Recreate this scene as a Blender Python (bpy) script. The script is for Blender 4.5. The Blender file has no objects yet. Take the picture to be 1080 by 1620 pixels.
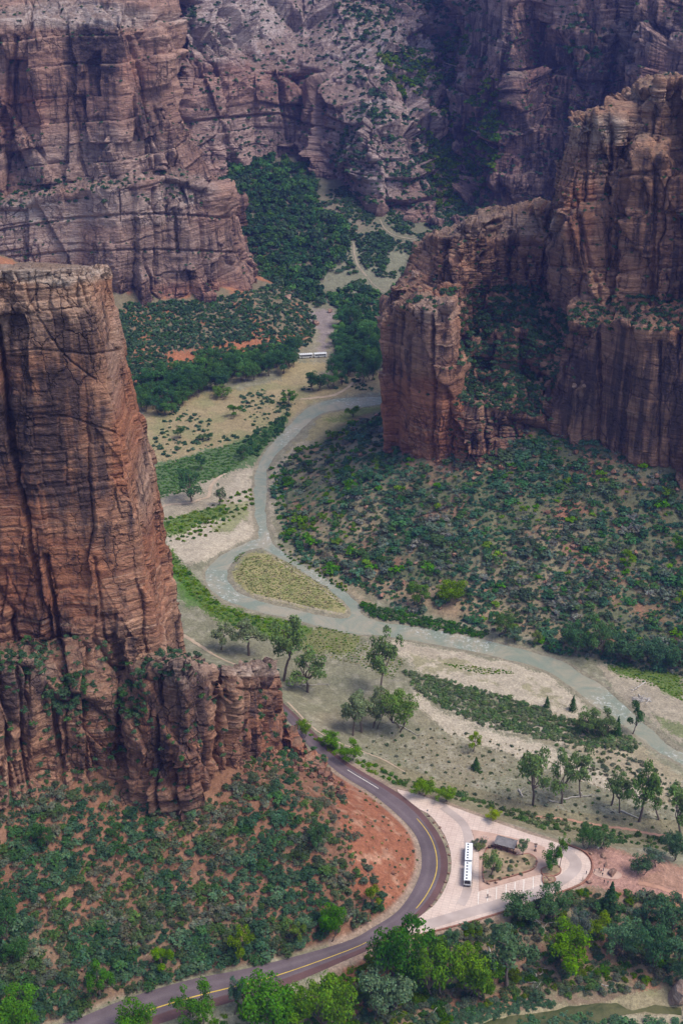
import bpy, bmesh, math, random
import numpy as np
from mathutils import Vector, Matrix
R = math.radians
scene = bpy.context.scene
C = scene.collection
random.seed(7)
rng = np.random.default_rng(11)

# ------------------------------------------------------------------ camera geometry
FPX, HCAM, PITCH = 2150.0, 330.0, R(27.5)
CP, SP = math.cos(PITCH), math.sin(PITCH)

def ray(px, py):
    a = (np.asarray(px, float) - 540) / FPX
    b = (np.asarray(py, float) - 810) / FPX
    return a, CP - b * SP, -SP - b * CP          # x, y, z of the ray direction

def at(px, py, Y):                               # point of the view ray at ground distance Y
    x, y, z = ray(px, py)
    t = Y / y
    return np.array([x * t, Y + 0 * t, HCAM + z * t]).T

def on(px, py, z0=0.0):                          # point of the view ray on the level z0
    x, y, z = ray(px, py)
    t = (z0 - HCAM) / z
    return np.array([x * t, y * t, z0 + 0 * t]).T

def proj(x, y, z):
    d = y * CP - (z - HCAM) * SP
    d = np.maximum(d, 1.0)
    return 540 + FPX * x / d, 810 - FPX * (y * SP + (z - HCAM) * CP) / d

# ------------------------------------------------------------------ noise
_perm = np.random.default_rng(3).permutation(65536).astype(np.int64)
_val = np.random.default_rng(4).random(65536).astype(np.float32)

def h3(i, j, k, s=0):
    a = _perm[(i + s * 7919) & 65535]
    a = _perm[(a + j) & 65535]
    return _val[(a * 31 + k * 1013) & 65535] if not np.isscalar(k) or k else _val[a]

def vn(x, y, z, s=0):                            # value noise, -1..1
    xi = np.floor(x).astype(np.int64); yi = np.floor(y).astype(np.int64); zi = np.floor(z).astype(np.int64)
    fx = (x - xi).astype(np.float32); fy = (y - yi).astype(np.float32); fz = (z - zi).astype(np.float32)
    fx = fx * fx * (3 - 2 * fx); fy = fy * fy * (3 - 2 * fy); fz = fz * fz * (3 - 2 * fz)
    def p(i, j):
        a = _perm[(_perm[(xi + i + s * 7919) & 65535] + yi + j) & 65535]
        v0 = _val[(a * 31 + zi * 1013) & 65535]
        v1 = _val[(a * 31 + (zi + 1) * 1013) & 65535]
        return v0 + (v1 - v0) * fz
    a = p(0, 0); a = a + (p(1, 0) - a) * fx
    b = p(0, 1); b = b + (p(1, 1) - b) * fx
    return (a + (b - a) * fy) * 2 - 1

def vn2(x, y, s=0):
    xi = np.floor(x).astype(np.int64); yi = np.floor(y).astype(np.int64)
    fx = (x - xi).astype(np.float32); fy = (y - yi).astype(np.float32)
    fx = fx * fx * (3 - 2 * fx); fy = fy * fy * (3 - 2 * fy)
    def p(i, j): return _val[_perm[(_perm[(xi + i + s * 7919) & 65535] + yi + j) & 65535]]
    a = p(0, 0); a = a + (p(1, 0) - a) * fx
    b = p(0, 1); b = b + (p(1, 1) - b) * fx
    return (a + (b - a) * fy) * 2 - 1

def fbm2(x, y, s=0, o=4, g=0.5):
    t = 0; a = 1.0; n = 0
    for k in range(o):
        t = t + a * vn2(x * 2.03 ** k + k * 17.3, y * 2.03 ** k - k * 9.1, s + k); n += a; a *= g
    return t / n

def fbm3(x, y, z, s=0, o=4, g=0.5):
    t = 0; a = 1.0; n = 0
    for k in range(o):
        f = 2.03 ** k
        t = t + a * vn(x * f + k * 17.3, y * f - k * 9.1, z * f + k * 5.7, s + k); n += a; a *= g
    return t / n

def cell2(x, y, salt, s=0):                      # jittered cells: random value of the cell, distance to its border
    xi = np.floor(x).astype(np.int64); yi = np.floor(y).astype(np.int64)
    f1 = np.full(x.shape, 9.0, np.float32); f2 = f1.copy(); idv = np.zeros(x.shape, np.float32); tl = np.zeros(x.shape, np.float32)
    for i in (-1, 0, 1):
        for j in (-1, 0, 1):
            a = _perm[(_perm[(xi + i + s * 7919 + salt * 131) & 65535] + yi + j) & 65535]
            dx = (xi + i + 0.1 + 0.8 * _val[a] - x).astype(np.float32)
            dy = (yi + j + 0.1 + 0.8 * _val[(a * 7 + 11) & 65535] - y).astype(np.float32)
            d = np.sqrt(dx * dx + dy * dy)
            m = d < f1
            f2 = np.where(m, f1, np.minimum(f2, d))
            idv = np.where(m, _val[(a * 13 + 5) & 65535], idv)
            tl = np.where(m, dx * (_val[(a * 17 + 3) & 65535] * 2 - 1) + dy * (_val[(a * 19 + 9) & 65535] * 2 - 1), tl)
            f1 = np.where(m, d, f1)
    return idv, f2 - f1, tl

def sstep(a, b, x):
    t = np.clip((x - a) / (b - a), 0, 1)
    return t * t * (3 - 2 * t)

def inpoly(px, py, poly):
    r = np.zeros(px.shape, bool)
    xs = [p[0] for p in poly]; ys = [p[1] for p in poly]
    box = (px >= min(xs)) & (px <= max(xs)) & (py >= min(ys)) & (py <= max(ys))
    if not box.any(): return r
    X = px[box]; Y = py[box]; q = np.zeros(X.shape, bool)
    n = len(poly)
    for i in range(n):
        x0, y0 = poly[i]; x1, y1 = poly[(i + 1) % n]
        if y0 == y1: continue
        c = ((y0 > Y) != (y1 > Y)) & (X < (x1 - x0) * (Y - y0) / (y1 - y0) + x0)
        q ^= c
    r[box] = q
    return r

def segdist(x, y, pts, closed=False, signed=False):
    """distance to a polyline; signed: positive on its left-hand side"""
    best = np.full(x.shape, 1e9); sg = np.ones(x.shape)
    n = len(pts); m = n if closed else n - 1
    for i in range(m):
        ax, ay = pts[i][:2]; bx, by = pts[(i + 1) % n][:2]
        dx, dy = bx - ax, by - ay
        t = np.clip(((x - ax) * dx + (y - ay) * dy) / (dx * dx + dy * dy + 1e-9), 0, 1)
        ex = x - ax - t * dx; ey = y - ay - t * dy
        d = ex * ex + ey * ey
        mk = d < best - 1e-6
        best = np.where(mk, d, best)
        if signed:
            sg = np.where(mk, np.sign(dx * ey - dy * ex) , sg)
    best = np.sqrt(best)
    return best * sg if signed else best

def smooth_poly(pts, n=4, closed=False):
    """Catmull-Rom through the points"""
    P = np.array(pts, float); N = len(P); out = []
    rng_ = range(N if closed else N - 1)
    for i in rng_:
        if closed: p0, p1, p2, p3 = P[i - 1], P[i], P[(i + 1) % N], P[(i + 2) % N]
        else: p0, p1, p2, p3 = P[max(i - 1, 0)], P[i], P[i + 1], P[min(i + 2, N - 1)]
        for k in range(n):
            t = k / n
            out.append(0.5 * ((2 * p1) + (-p0 + p2) * t + (2 * p0 - 5 * p1 + 4 * p2 - p3) * t * t + (-p0 + 3 * p1 - 3 * p2 + p3) * t ** 3))
    if not closed: out.append(P[-1])
    return np.array(out)

# ------------------------------------------------------------------ object helpers
def tag(o, label=None, cat=None, group=None, kind=None):
    if label: o['label'] = label
    if cat: o['category'] = cat
    if group: o['group'] = group
    if kind: o['kind'] = kind
    return o

def link(name, me, mats=None, parent=None, loc=None):
    if mats is not None:
        for m in (mats if isinstance(mats, (list, tuple)) else [mats]):
            me.materials.append(m)
    o = bpy.data.objects.new(name, me); C.objects.link(o)
    if parent is not None: o.parent = parent
    if loc is not None: o.location = loc
    return o

def empty(name, loc=(0, 0, 0), rz=0.0):
    o = bpy.data.objects.new(name, None); C.objects.link(o)
    o.location = loc; o.rotation_euler = (0, 0, rz); o.empty_display_size = 0.3
    return o

def copy_tree(o, parent=None):
    c = o.copy(); C.objects.link(c)
    if parent is not None: c.parent = parent
    for ch in list(o.children): copy_tree(ch, c)
    return c

def np_mesh(name, V, F, attrs=None, flat=False, mat_idx=None):
    """V (n,3); F (m,4) or (m,3); attrs {name: (n,) or (n,3)} per point"""
    me = bpy.data.meshes.new(name)
    V = np.ascontiguousarray(V, np.float32); F = np.ascontiguousarray(F, np.int32)
    k = F.shape[1]
    me.vertices.add(len(V)); me.vertices.foreach_set('co', V.ravel())
    me.loops.add(F.size); me.loops.foreach_set('vertex_index', F.ravel())
    me.polygons.add(len(F)); me.polygons.foreach_set('loop_start', np.arange(0, F.size, k, dtype=np.int32))
    try: me.polygons.foreach_set('loop_total', np.full(len(F), k, np.int32))
    except Exception: pass
    if mat_idx is not None: me.polygons.foreach_set('material_index', np.asarray(mat_idx, np.int32))
    if flat: me.polygons.foreach_set('use_smooth', np.zeros(len(F), bool))
    else: me.polygons.foreach_set('use_smooth', np.ones(len(F), bool))
    for nme, A in (attrs or {}).items():
        A = np.asarray(A, np.float32)
        if A.ndim == 1:
            at_ = me.attributes.new(nme, 'FLOAT', 'POINT'); at_.data.foreach_set('value', A)
        else:
            at_ = me.attributes.new(nme, 'FLOAT_COLOR', 'POINT')
            B = np.ones((len(A), 4), np.float32); B[:, :3] = A
            at_.data.foreach_set('color', B.ravel())
    me.update(calc_edges=True)
    return me

def grid_faces(nu, nv):
    i = np.arange(nu * nv).reshape(nu, nv)
    return np.stack([i[:-1, :-1], i[1:, :-1], i[1:, 1:], i[:-1, 1:]], -1).reshape(-1, 4)

# ------------------------------------------------------------------ node helpers
class NT:
    def __init__(s, name):
        s.m = bpy.data.materials.new(name); s.m.use_nodes = True
        s.t = s.m.node_tree; s.t.nodes.clear()
        s.out = s.t.nodes.new('ShaderNodeOutputMaterial')
    def n(s, typ, **kw):
        d = s.t.nodes.new(typ)
        for k, v in kw.items():
            if k.startswith('i_'):
                nm = k[2:]; nm = int(nm) if nm.isdigit() else nm.replace('_', ' ')
                sock = d.inputs[nm]
                if hasattr(v, 'is_output') or isinstance(v, bpy.types.NodeSocket): s.t.links.new(v, sock)
                else: sock.default_value = v
            else: setattr(d, k, v)
        return d
    def l(s, a, b): s.t.links.new(a, b)
    def pos(s): return s.n('ShaderNodeNewGeometry').outputs['Position']
    def map(s, v, sc, rot=(0, 0, 0)):
        return s.n('ShaderNodeMapping', i_Vector=v, i_Scale=sc, i_Rotation=rot).outputs[0]
    def noise(s, v, sc, det=3, rough=0.55, dist=0.0):
        return s.n('ShaderNodeTexNoise', i_Vector=v, i_Scale=sc, i_Detail=det, i_Roughness=rough, i_Distortion=dist).outputs[0]
    def math(s, op, a, b=None, c=None, clamp=False):
        d = s.n('ShaderNodeMath', operation=op, use_clamp=clamp)
        for i, v in enumerate((a, b, c)):
            if v is None: continue
            if isinstance(v, bpy.types.NodeSocket): s.l(v, d.inputs[i])
            else: d.inputs[i].default_value = v
        return d.outputs[0]
    def rng(s, v, a, b, c=0.0, d=1.0):
        return s.n('ShaderNodeMapRange', i_Value=v, i_1=a, i_2=b, i_3=c, i_4=d).outputs[0]
    def mix(s, f, a, b, mode='MIX'):
        d = s.n('ShaderNodeMix', data_type='RGBA', blend_type=mode)
        for sock, v in ((d.inputs[0], f), (d.inputs[6], a), (d.inputs[7], b)):
            if isinstance(v, bpy.types.NodeSocket): s.l(v, sock)
            elif sock == d.inputs[0]: sock.default_value = v
            else: sock.default_value = (*v, 1) if len(v) == 3 else v
        return d.outputs[2]
    def attr(s, nm, col=False):
        a = s.n('ShaderNodeAttribute', attribute_name=nm)
        return a.outputs['Color'] if col else a.outputs['Fac']
    def hsv(s, c, h=0.5, sa=1.0, v=1.0):
        d = s.n('ShaderNodeHueSaturation')
        for nm, x in (('Hue', h), ('Saturation', sa), ('Value', v)):
            if isinstance(x, bpy.types.NodeSocket): s.l(x, d.inputs[nm])
            else: d.inputs[nm].default_value = x
        s.l(c, d.inputs['Color']); return d.outputs[0]
    def bsdf(s, col, rough=0.9, spec=0.2, bump=None, bstr=0.5, bdist=0.3, metal=0.0):
        b = s.n('ShaderNodeBsdfPrincipled')
        if isinstance(col, bpy.types.NodeSocket): s.l(col, b.inputs['Base Color'])
        else: b.inputs['Base Color'].default_value = (*col, 1)
        if isinstance(rough, bpy.types.NodeSocket): s.l(rough, b.inputs['Roughness'])
        else: b.inputs['Roughness'].default_value = rough
        b.inputs['Specular IOR Level'].default_value = spec
        b.inputs['Metallic'].default_value = metal
        if bump is not None:
            bm_ = s.n('ShaderNodeBump', i_Height=bump, i_Strength=bstr, i_Distance=bdist)
            s.l(bm_.outputs[0], b.inputs['Normal'])
        s.l(b.outputs[0], s.out.inputs[0])
        return b

def plain(name, col, rough=0.7, spec=0.3, var=0.12, scale=3.0, metal=0.0):
    t = NT(name)
    p = t.n('ShaderNodeTexCoord').outputs['Object']
    n = t.noise(p, scale, 3)
    c = t.hsv(t.mix(0.0, col, col), v=t.rng(n, 0.3, 0.7, 1 - var, 1 + var))
    t.bsdf(c, rough, spec, metal=metal)
    return t.m
# ------------------------------------------------------------------ map of the place, drawn on the level ground
ZR = 8.0                                          # level of the road and the shuttle stop
def W(pts, z=0.0): return [tuple(on(x, y, z)[:2]) for x, y in pts]

ROAD_L = [(-90,1672),(-10,1648),(107,1617),(200,1580),(300,1550),(400,1530),(540,1492),(590,1467),(630,1440),(657,1400),(667,1365),(660,1327),(635,1295),(590,1257),(550,1232),(530,1218),(505,1196),(485,1177),(455,1140),(410,1100),(350,1070),(250,1043),(120,1015),(0,995)]
ROAD_R = [(-60,1730),(70,1690),(240,1624),(350,1590),(450,1560),(540,1522),(605,1492),(652,1460),(685,1428),(705,1390),(707,1355),(694,1320),(664,1282),(632,1256),(570,1219),(545,1203),(515,1178),(495,1157),(462,1125),(418,1087),(356,1058),(254,1031),(122,1004),(0,985)]
LOT = [(652,1461),(651,1480),(740,1458),(820,1433),(880,1412),(915,1398),(931,1381),(933,1364),(922,1350),(895,1338),(840,1321),(780,1300),(730,1282),(675,1262),(628,1249),(640,1262),(664,1281),(676,1287),(688,1299),(703,1322),(712,1348),(713,1378),(704,1405),(690,1428),(676,1441)]
ISLAND = [(766,1349),(772,1344),(783,1343),(800,1348),(815,1354),(835,1352),(845,1357),(849,1363),(846,1374),(833,1381),(787,1394),(765,1395),(763,1372)]
TREEBED = [(855,1376),(866,1372),(880,1370),(887,1376),(884,1384),(868,1389),(857,1385)]
ROCKBED = [(858,1385),(868,1384),(879,1392),(872,1398),(858,1398)]
GATHER = [(925,1349),(945,1342),(990,1352),(1038,1364),(1046,1378),(1010,1386),(1018,1398),(1062,1412),(1060,1424),(1010,1410),(975,1404),(940,1406),(915,1400),(931,1383),(934,1364)]
PAD = [(938,1376),(955,1374),(975,1378),(983,1385),(975,1391),(955,1389),(940,1384)]
MAIN = [(640,616),(612,624),(560,626),(520,630),(488,640),(468,655),(448,675),(425,700),(402,735),(396,780),(398,815),(404,846),(392,853),(368,864),(340,880),(319,903),(322,928),(350,950),(400,968),(450,979),(500,992),(560,1006),(610,1009),(650,1016),(720,1029),(800,1046),(860,1064),(905,1094),(940,1122),(985,1152),(1020,1182),(1080,1216),(1200,1290),
        (1240,1240),(1080,1184),(1040,1155),(1000,1118),(960,1084),(920,1060),(890,1041),(830,1023),(760,1006),(700,994),(650,986),(600,979),(573,964),(566,950),(545,948),(549,970),(535,973),(500,967),(450,955),(402,943),(374,926),(366,902),(386,877),(416,868),(434,860),(429,835),(426,800),(428,765),(429,742),(443,718),(466,697),(486,676),(510,656),(560,646),(612,640),(640,636)]
MINOR = [(424,848),(440,864),(464,880),(500,900),(536,926),(566,948),(575,964),(560,972),(546,958),(526,940),(490,915),(452,891),(424,874),(412,864)]
LOWRIV = [(1300,1520),(1160,1545),(1080,1585),(1010,1578),(940,1600),(860,1592),(780,1606),(700,1640),(560,1700),(420,1780),(600,1900),(1300,1900)]
LOWPOOL = [(1085,1588),(1035,1584),(1000,1592),(975,1580),(930,1584),(890,1588),(850,1596),(800,1602),(740,1616),(640,1670),(760,1760),(860,1660),(950,1630),(985,1612),(1020,1604),(1085,1612)]
TOE = [(700,640),(640,645),(600,650),(560,662),(527,676),(505,692),(480,712),(455,735),(440,755),(436,800),(438,840),(452,872),(480,892),(520,915),(560,938),(600,958),(660,975),(720,988),(780,1000),(840,1015),(900,1034),(960,1046),(1080,1064),(1300,1110),(1700,1160)]
APRON = [(60,690),(150,655),(240,620),(330,594),(400,575),(465,563),(492,545),(500,520),(498,495),(478,470),(450,445),(420,425),(395,400),(380,370)]

W_ROAD_L = W(smooth_poly(ROAD_L, 4), ZR); W_ROAD_R = W(smooth_poly(ROAD_R, 4), ZR)
W_LOT = W(LOT, ZR); W_GATH = W(GATHER, ZR)
W_MAIN = W(smooth_poly(MAIN, 3, True)); W_MINOR = W(smooth_poly(MINOR, 3, True))
W_LOWP = W(LOWPOOL); W_LOWR = W(LOWRIV)
W_TOE = W(smooth_poly(TOE, 2)); W_APR = W(smooth_poly(APRON, 2))
ROADPOLY = W_ROAD_L + W_ROAD_R[::-1]

GX = np.concatenate([np.arange(-420, -20, 5.0), np.arange(-20, 1100, 1.6), np.arange(1100, 1501, 5.0)])
GY = np.concatenate([np.arange(2100, 1640, -5.0), np.arange(1640, 214, -1.5)])

def build_heights():
    PX, PY = np.meshgrid(GX, GY, indexing='ij')
    P = on(PX.ravel(), PY.ravel(), 0.0)
    x, y = P[0::1, 0], P[:, 1]
    base = 1.0 + 0.35 * fbm2(x / 25, y / 25, 1) + 0.12 * fbm2(x / 4, y / 4, 5, 3)
    # the valley climbs towards its head
    far = np.maximum(y - 950 - 0.10 * np.abs(x), 0)
    h = base + 0.25 * far * sstep(0, 120, far) + sstep(20, 200, far) * 6 * fbm2(x / 45, y / 60, 9)
    tan_hill = np.exp(-(((x - 14) / 42) ** 2 + ((y - 1085) / 60) ** 2)); h = h + 9 * tan_hill
    # right-hand talus
    d = segdist(x, y, W_TOE, signed=True)
    if d[np.argmin((x - on(800, 850)[0]) ** 2 + (y - on(800, 850)[1]) ** 2)] < 0: d = -d
    d = np.where(y > 1200, -5, d)
    dd = d + 6 * fbm2(x / 40, y / 40, 21, 3) * sstep(0, 40, d)
    tr = 1.0 + 0.30 * np.minimum(np.maximum(dd, 0), 14) + 0.47 * np.maximum(dd - 14, 0)
    tr = np.minimum(tr, 64 + 0.04 * dd)
    rough = fbm2(x / 22, y / 22, 31, 4) * 2.2 + fbm2(x / 5, y / 5, 35, 3) * 0.6
    tr = tr + rough * sstep(2, 25, d)
    h = np.maximum(h, np.where(d > 0, tr, -50))
    # far left apron
    d = segdist(x, y, W_APR, signed=True)
    if d[np.argmin((x - on(300, 540)[0]) ** 2 + (y - on(300, 540)[1]) ** 2)] < 0: d = -d
    ta = 1.0 + 0.40 * np.maximum(d, 0) + (fbm2(x / 30, y / 30, 41, 4) * 4.5) * sstep(3, 30, d)
    ta = np.minimum(ta, 62)
    h = np.maximum(h, np.where(d > 0, ta, -50))
    # the stop and road stand on a low terrace
    dr = np.minimum(segdist(x, y, ROADPOLY, True), segdist(x, y, W_LOT, True))
    dr = np.minimum(dr, segdist(x, y, W_GATH, True))
    rx, ry = PX.ravel(), PY.ravel()
    inside = inpoly(x, y, ROADPOLY) | inpoly(x, y, W_LOT) | inpoly(x, y, W_GATH)
    dr = np.where(inside, -dr, dr)
    bank = ZR - 0.42 * np.maximum(dr - 1.2, 0) + 0.5 * fbm2(x / 9, y / 9, 51, 3) * sstep(2, 9, dr)
    h = np.maximum(h, bank)
    # left talus above the road
    d = segdist(x, y, W_ROAD_L, signed=True)
    if d[np.argmin((x - on(300, 1430, 8)[0]) ** 2 + (y - on(300, 1430, 8)[1]) ** 2)] < 0: d = -d
    tl = ZR + 0.62 * np.maximum(d - 1.2, 0)
    tl = tl + (fbm2(x / 18, y / 18, 61, 4) * 2.0 + fbm2(x / 4, y / 4, 65, 3) * 0.55) * sstep(2, 20, d)
    # low rock ledges cropping out of the talus
    led = np.mod(tl + 2.5 * fbm2(x / 25, y / 25, 67, 2), 9.0)
    tl = tl + np.where(fbm2(x / 14, y / 14, 69, 2) > 0.12, 1.1 * sstep(7.6, 8.2, led) * sstep(9.0, 8.8, led), 0) * sstep(10, 25, d)
    tl = np.minimum(tl, 60)
    h = np.where((d > 0.2) & (y < 560), np.maximum(h, tl), h)
    h = np.where(dr < 0.8, ZR - 0.08, h)
    # river bed
    for poly, depth in ((W_MAIN, 1.5), (W_MINOR, 1.2), (W_LOWP, 1.3)):
        bx = (x > min(p[0] for p in poly) - 40) & (x < max(p[0] for p in poly) + 40) & (y > min(p[1] for p in poly) - 40) & (y < max(p[1] for p in poly) + 40)
        X, Y = x[bx], y[bx]
        ds = segdist(X, Y, poly, True) + 0.9 * fbm2(X / 6, Y / 6, 71, 3)
        ins = inpoly(X, Y, poly)
        k = np.where(ins, sstep(-0.5, 7.5 if poly is W_MAIN else 4.5, ds), 0)
        hh = h[bx]
        lim = np.where(ins, .12 - (depth + .5) * k, .12 + 0.16 * np.maximum(ds, 0))
        h[bx] = np.where(ins | (ds < 9), np.minimum(hh, lim), hh)
    return x, y, h

TX, TY, TH = build_heights()
NGX, NGY = len(GX), len(GY)
THG = TH.reshape(NGX, NGY)

def ground(x, y):
    """height of the ground sheet at a point"""
    x = np.asarray(x, float); y = np.asarray(y, float)
    px, py = proj(x, np.maximum(y, 60), 0 * x)
    fi = np.interp(px, GX, np.arange(NGX)); fj = np.interp(-py, -GY, np.arange(NGY))
    i = np.clip(fi.astype(int), 0, NGX - 2); j = np.clip(fj.astype(int), 0, NGY - 2)
    u = fi - i; v = fj - j
    return (THG[i, j] * (1 - u) * (1 - v) + THG[i + 1, j] * u * (1 - v) + THG[i, j + 1] * (1 - u) * v + THG[i + 1, j + 1] * u * v)

_Y = np.arange(240, 1560, 0.7)
def hit(px, py):
    """first point of the ground seen at a picture point"""
    P = at(px, py, _Y)
    g = ground(P[:, 0], P[:, 1])
    b = np.nonzero(P[:, 2] <= g)[0]
    k = b[0] if len(b) else len(_Y) - 1
    return np.array([P[k, 0], P[k, 1], g[k]])

# ------------------------------------------------------------------ ground colours (what the soil itself is: sand, grass, red earth)
SAND = (.40,.335,.245); SANDP = (.32,.265,.19); DRY = (.19,.178,.112); REDS = (.25,.095,.05); TALUS = (.185,.092,.053)
GRASS = (.085,.135,.022); YGRASS = (.20,.205,.085); TAN = (.31,.24,.15)
def ground_object():
    x, y, h = TX, TY, TH
    px, py = proj(x, y, h)
    n1 = fbm2(x / 12, y / 12, 81, 4); n2 = fbm2(x / 3, y / 3, 85, 3); n3 = fbm2(x / 45, y / 45, 88, 3)
    jr = np.random.default_rng(2)
    wx = px + 13 * fbm2(x / 9, y / 9, 91, 4, .65) + jr.normal(size=len(x)) * 2.2; wy = py + 8 * fbm2(x / 9, y / 9, 94, 4, .65) + jr.normal(size=len(x)) * 1.6
    col = np.empty((len(x), 3)); col[:] = DRY
    def put(m, c, a=1.0):
        m = np.asarray(m, float)[:, None] * a
        col[:] = col * (1 - m) + np.array(c) * m
    def poly(p, c, a=1.0, sharp=False): put(inpoly(px if sharp else wx, py if sharp else wy, p), c, a)
    # meadow tones
    put(sstep(-.1, .5, n3), (.25,.205,.13), .6); put(sstep(.1, .5, n1), (.17,.165,.10), .6); put(sstep(.1, .4, n2), (.29,.26,.19), .5)
    # left floodplain: straw meadow, willow flats, pale sand
    poly([(220,640),(330,625),(450,600),(600,590),(620,620),(500,635),(440,680),(400,690),(240,735)], (.30,.225,.115), .8)
    put(inpoly(wx, wy, [(220,640),(450,600),(600,590),(620,620),(500,635),(400,700),(240,735)]) * sstep(-.1,.4,n1), (.20,.19,.085), .7)
    poly([(240,735),(300,720),(400,690),(455,655),(440,700),(400,735),(330,762),(255,790),(240,800)], (.075,.125,.045), .9)
    poly([(240,790),(330,760),(400,735),(405,790),(408,850),(330,880),(300,895),(262,860)], SANDP, .8)
    poly([(262,845),(300,830),(355,815),(400,830),(395,852),(340,880),(310,892),(268,880)], SAND, .9)
    poly([(355,770),(385,740),(402,745),(398,790),(370,795)], SAND, .7)
    poly([(250,832),(290,812),(355,798),(360,815),(300,835),(262,850)], GRASS, .9)
    poly([(340,835),(365,800),(390,790),(395,812),(365,845)], YGRASS, .8)
    poly([(262,862),(285,885),(320,925),(345,955),(400,972),(470,985),(498,998),(470,1012),(400,1005),(340,980),(300,945),(272,905)], GRASS, .95)
    poly([(262,880),(300,920),(318,960),(300,965),(275,930)], (.07,.15,.02), .7)
    # island and bars
    poly([(366,902),(386,876),(420,872),(470,893),(520,925),(552,960),(545,975),(450,955),(402,943),(372,925)], (.27,.235,.105), 1)
    put(inpoly(wx, wy, [(366,902),(386,876),(420,872),(552,960),(545,975),(402,943)]) * sstep(-.15,.35,n2+.5*n1), (.16,.175,.06), .7)
    put(inpoly(px, py, [(366,902),(386,876),(420,872),(552,960),(545,975),(402,943)]) * (segdist(px, py, [(424,873),(552,958),(549,975),(500,967),(402,943)]) < 4 + 3*n1), SANDP, .8)
    # grass and sand on the near bank of the river
    poly([(500,990),(560,1000),(575,1015),(560,1035),(480,1030),(470,1012)], (.15,.155,.05), .8)
    poly([(585,1010),(650,1017),(720,1030),(800,1047),(862,1066),(905,1097),(945,1126),(960,1145),(900,1135),(830,1112),(760,1098),(690,1076),(640,1045)], SAND, .9)
    put(inpoly(wx, wy, [(585,1010),(720,1032),(862,1070),(905,1100),(780,1062),(640,1035)]) * sstep(0,.4,n1), SANDP, .8)
    put(inpoly(wx, wy, [(640,1035),(700,1040),(800,1055),(880,1085),(900,1120),(760,1080),(660,1062)]) * sstep(-.05,.3,n2+n1), (.19,.175,.085), .7)
    poly([(655,1075),(700,1120),(760,1150),(860,1170),(950,1190),(1000,1230),(1080,1270),(1080,1245),(960,1170),(860,1150),(740,1128),(690,1095)], SAND, .75)
    poly([(880,1130),(960,1140),(1010,1180),(1080,1225),(1080,1290),(980,1225),(900,1180)], (.30,.24,.15), .7)
    poly([(650,1088),(690,1125),(760,1152),(850,1178),(920,1205),(990,1240),(1060,1280),(1000,1262),(900,1228),(780,1184),(700,1156),(655,1112)], SAND, .9)
    poly([(942,1052),(990,1060),(1080,1075),(1080,1180),(1040,1150),(1000,1116),(965,1084)], SANDP, .85)
    poly([(960,1050),(1080,1066),(1080,1110),(1040,1085),(980,1068)], GRASS, .9)
    poly([(1030,1130),(1080,1150),(1080,1172),(1050,1152)], GRASS, .6)
    # far bank: pale sand strip below the right talus, bright grass by the bend
    poly([(500,660),(560,640),(612,636),(612,655),(560,668),(520,690),(490,720),(455,740),(450,718),(490,690)], (.28,.23,.11), .9)
    put(inpoly(wx, wy, [(510,665),(570,645),(612,640),(612,655),(550,672)]), (.14,.17,.04), .7)
    poly([(424,745),(452,720),(480,700),(500,700),(450,745),(432,790),(436,850),(425,835),(420,790)], SANDP, .8)
    poly([(440,855),(480,880),(560,930),(600,960),(560,955),(500,905)], TAN, .7)
    # taluses
    d = segdist(x, y, W_TOE, signed=True)
    k = 800
    if d[np.argmin((x - on(800, 850)[0]) ** 2 + (y - on(800, 850)[1]) ** 2)] < 0: d = -d
    mr = sstep(-2, 10, d) * (y < 1100)
    put(mr, (.115,.118,.062), 1); put(mr * sstep(.15, .5, n1 + .4 * n2), (.23,.12,.075), .8); put(mr * sstep(.0, .5, -n3), (.24,.19,.115), .7)
    put(mr * inpoly(wx, wy, [(880,740),(1080,760),(1080,1000),(960,960),(880,860)]) * sstep(-.3,.3,n1), (.26,.115,.07), .7)
    put(mr * inpoly(wx, wy, [(520,880),(600,905),(780,960),(900,1000),(900,1030),(640,965),(560,940)]), (.27,.19,.115), .8)
    d = segdist(x, y, W_ROAD_L, signed=True)
    if d[np.argmin((x - on(300, 1430, 8)[0]) ** 2 + (y - on(300, 1430, 8)[1]) ** 2)] < 0: d = -d
    ml = sstep(0.5, 3, d) * (y < 560)
    put(ml, TALUS, 1); put(ml * sstep(0, .4, n1 + .3 * n2), (.22,.118,.07), .8); put(ml * sstep(.1, .5, n2 - .5 * n1), (.17,.10,.065), .6)
    put(ml * inpoly(wx, wy, [(0,1450),(120,1480),(330,1440),(470,1480),(330,1545),(150,1600),(0,1620)]), (.19,.14,.085), .5)
    put(ml * inpoly(wx, wy, [(520,1225),(550,1232),(600,1262),(650,1310),(668,1360),(655,1400),(610,1440),(560,1410),(545,1330),(530,1270)]), REDS, .9)
    put(ml * inpoly(wx, wy, [(520,1225),(600,1262),(668,1360),(610,1440),(545,1330)]) * sstep(.0, .5, n2), (.34,.19,.12), .7)
    put(ml * sstep(2.6, 1.2, d), (.31,.23,.165), .8)
    d = segdist(x, y, W_APR, signed=True)
    if d[np.argmin((x - on(300, 540)[0]) ** 2 + (y - on(300, 540)[1]) ** 2)] < 0: d = -d
    ma = sstep(0, 8, d)
    put(ma, (.16,.13,.08), 1); put(ma * sstep(.05, .3, n1), (.29,.125,.065), .9)
    put(ma * inpoly(wx, wy, [(260,560),(330,545),(420,535),(495,520),(495,560),(400,570),(300,585),(262,590)]), (.30,.115,.055), .9)
    # valley head
    mf = sstep(930, 1000, y) * (1 - ma)
    put(mf, (.13,.125,.08), .9); put(mf * sstep(0, .4, n3 + .4 * n1), (.20,.155,.11), .8)
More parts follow.
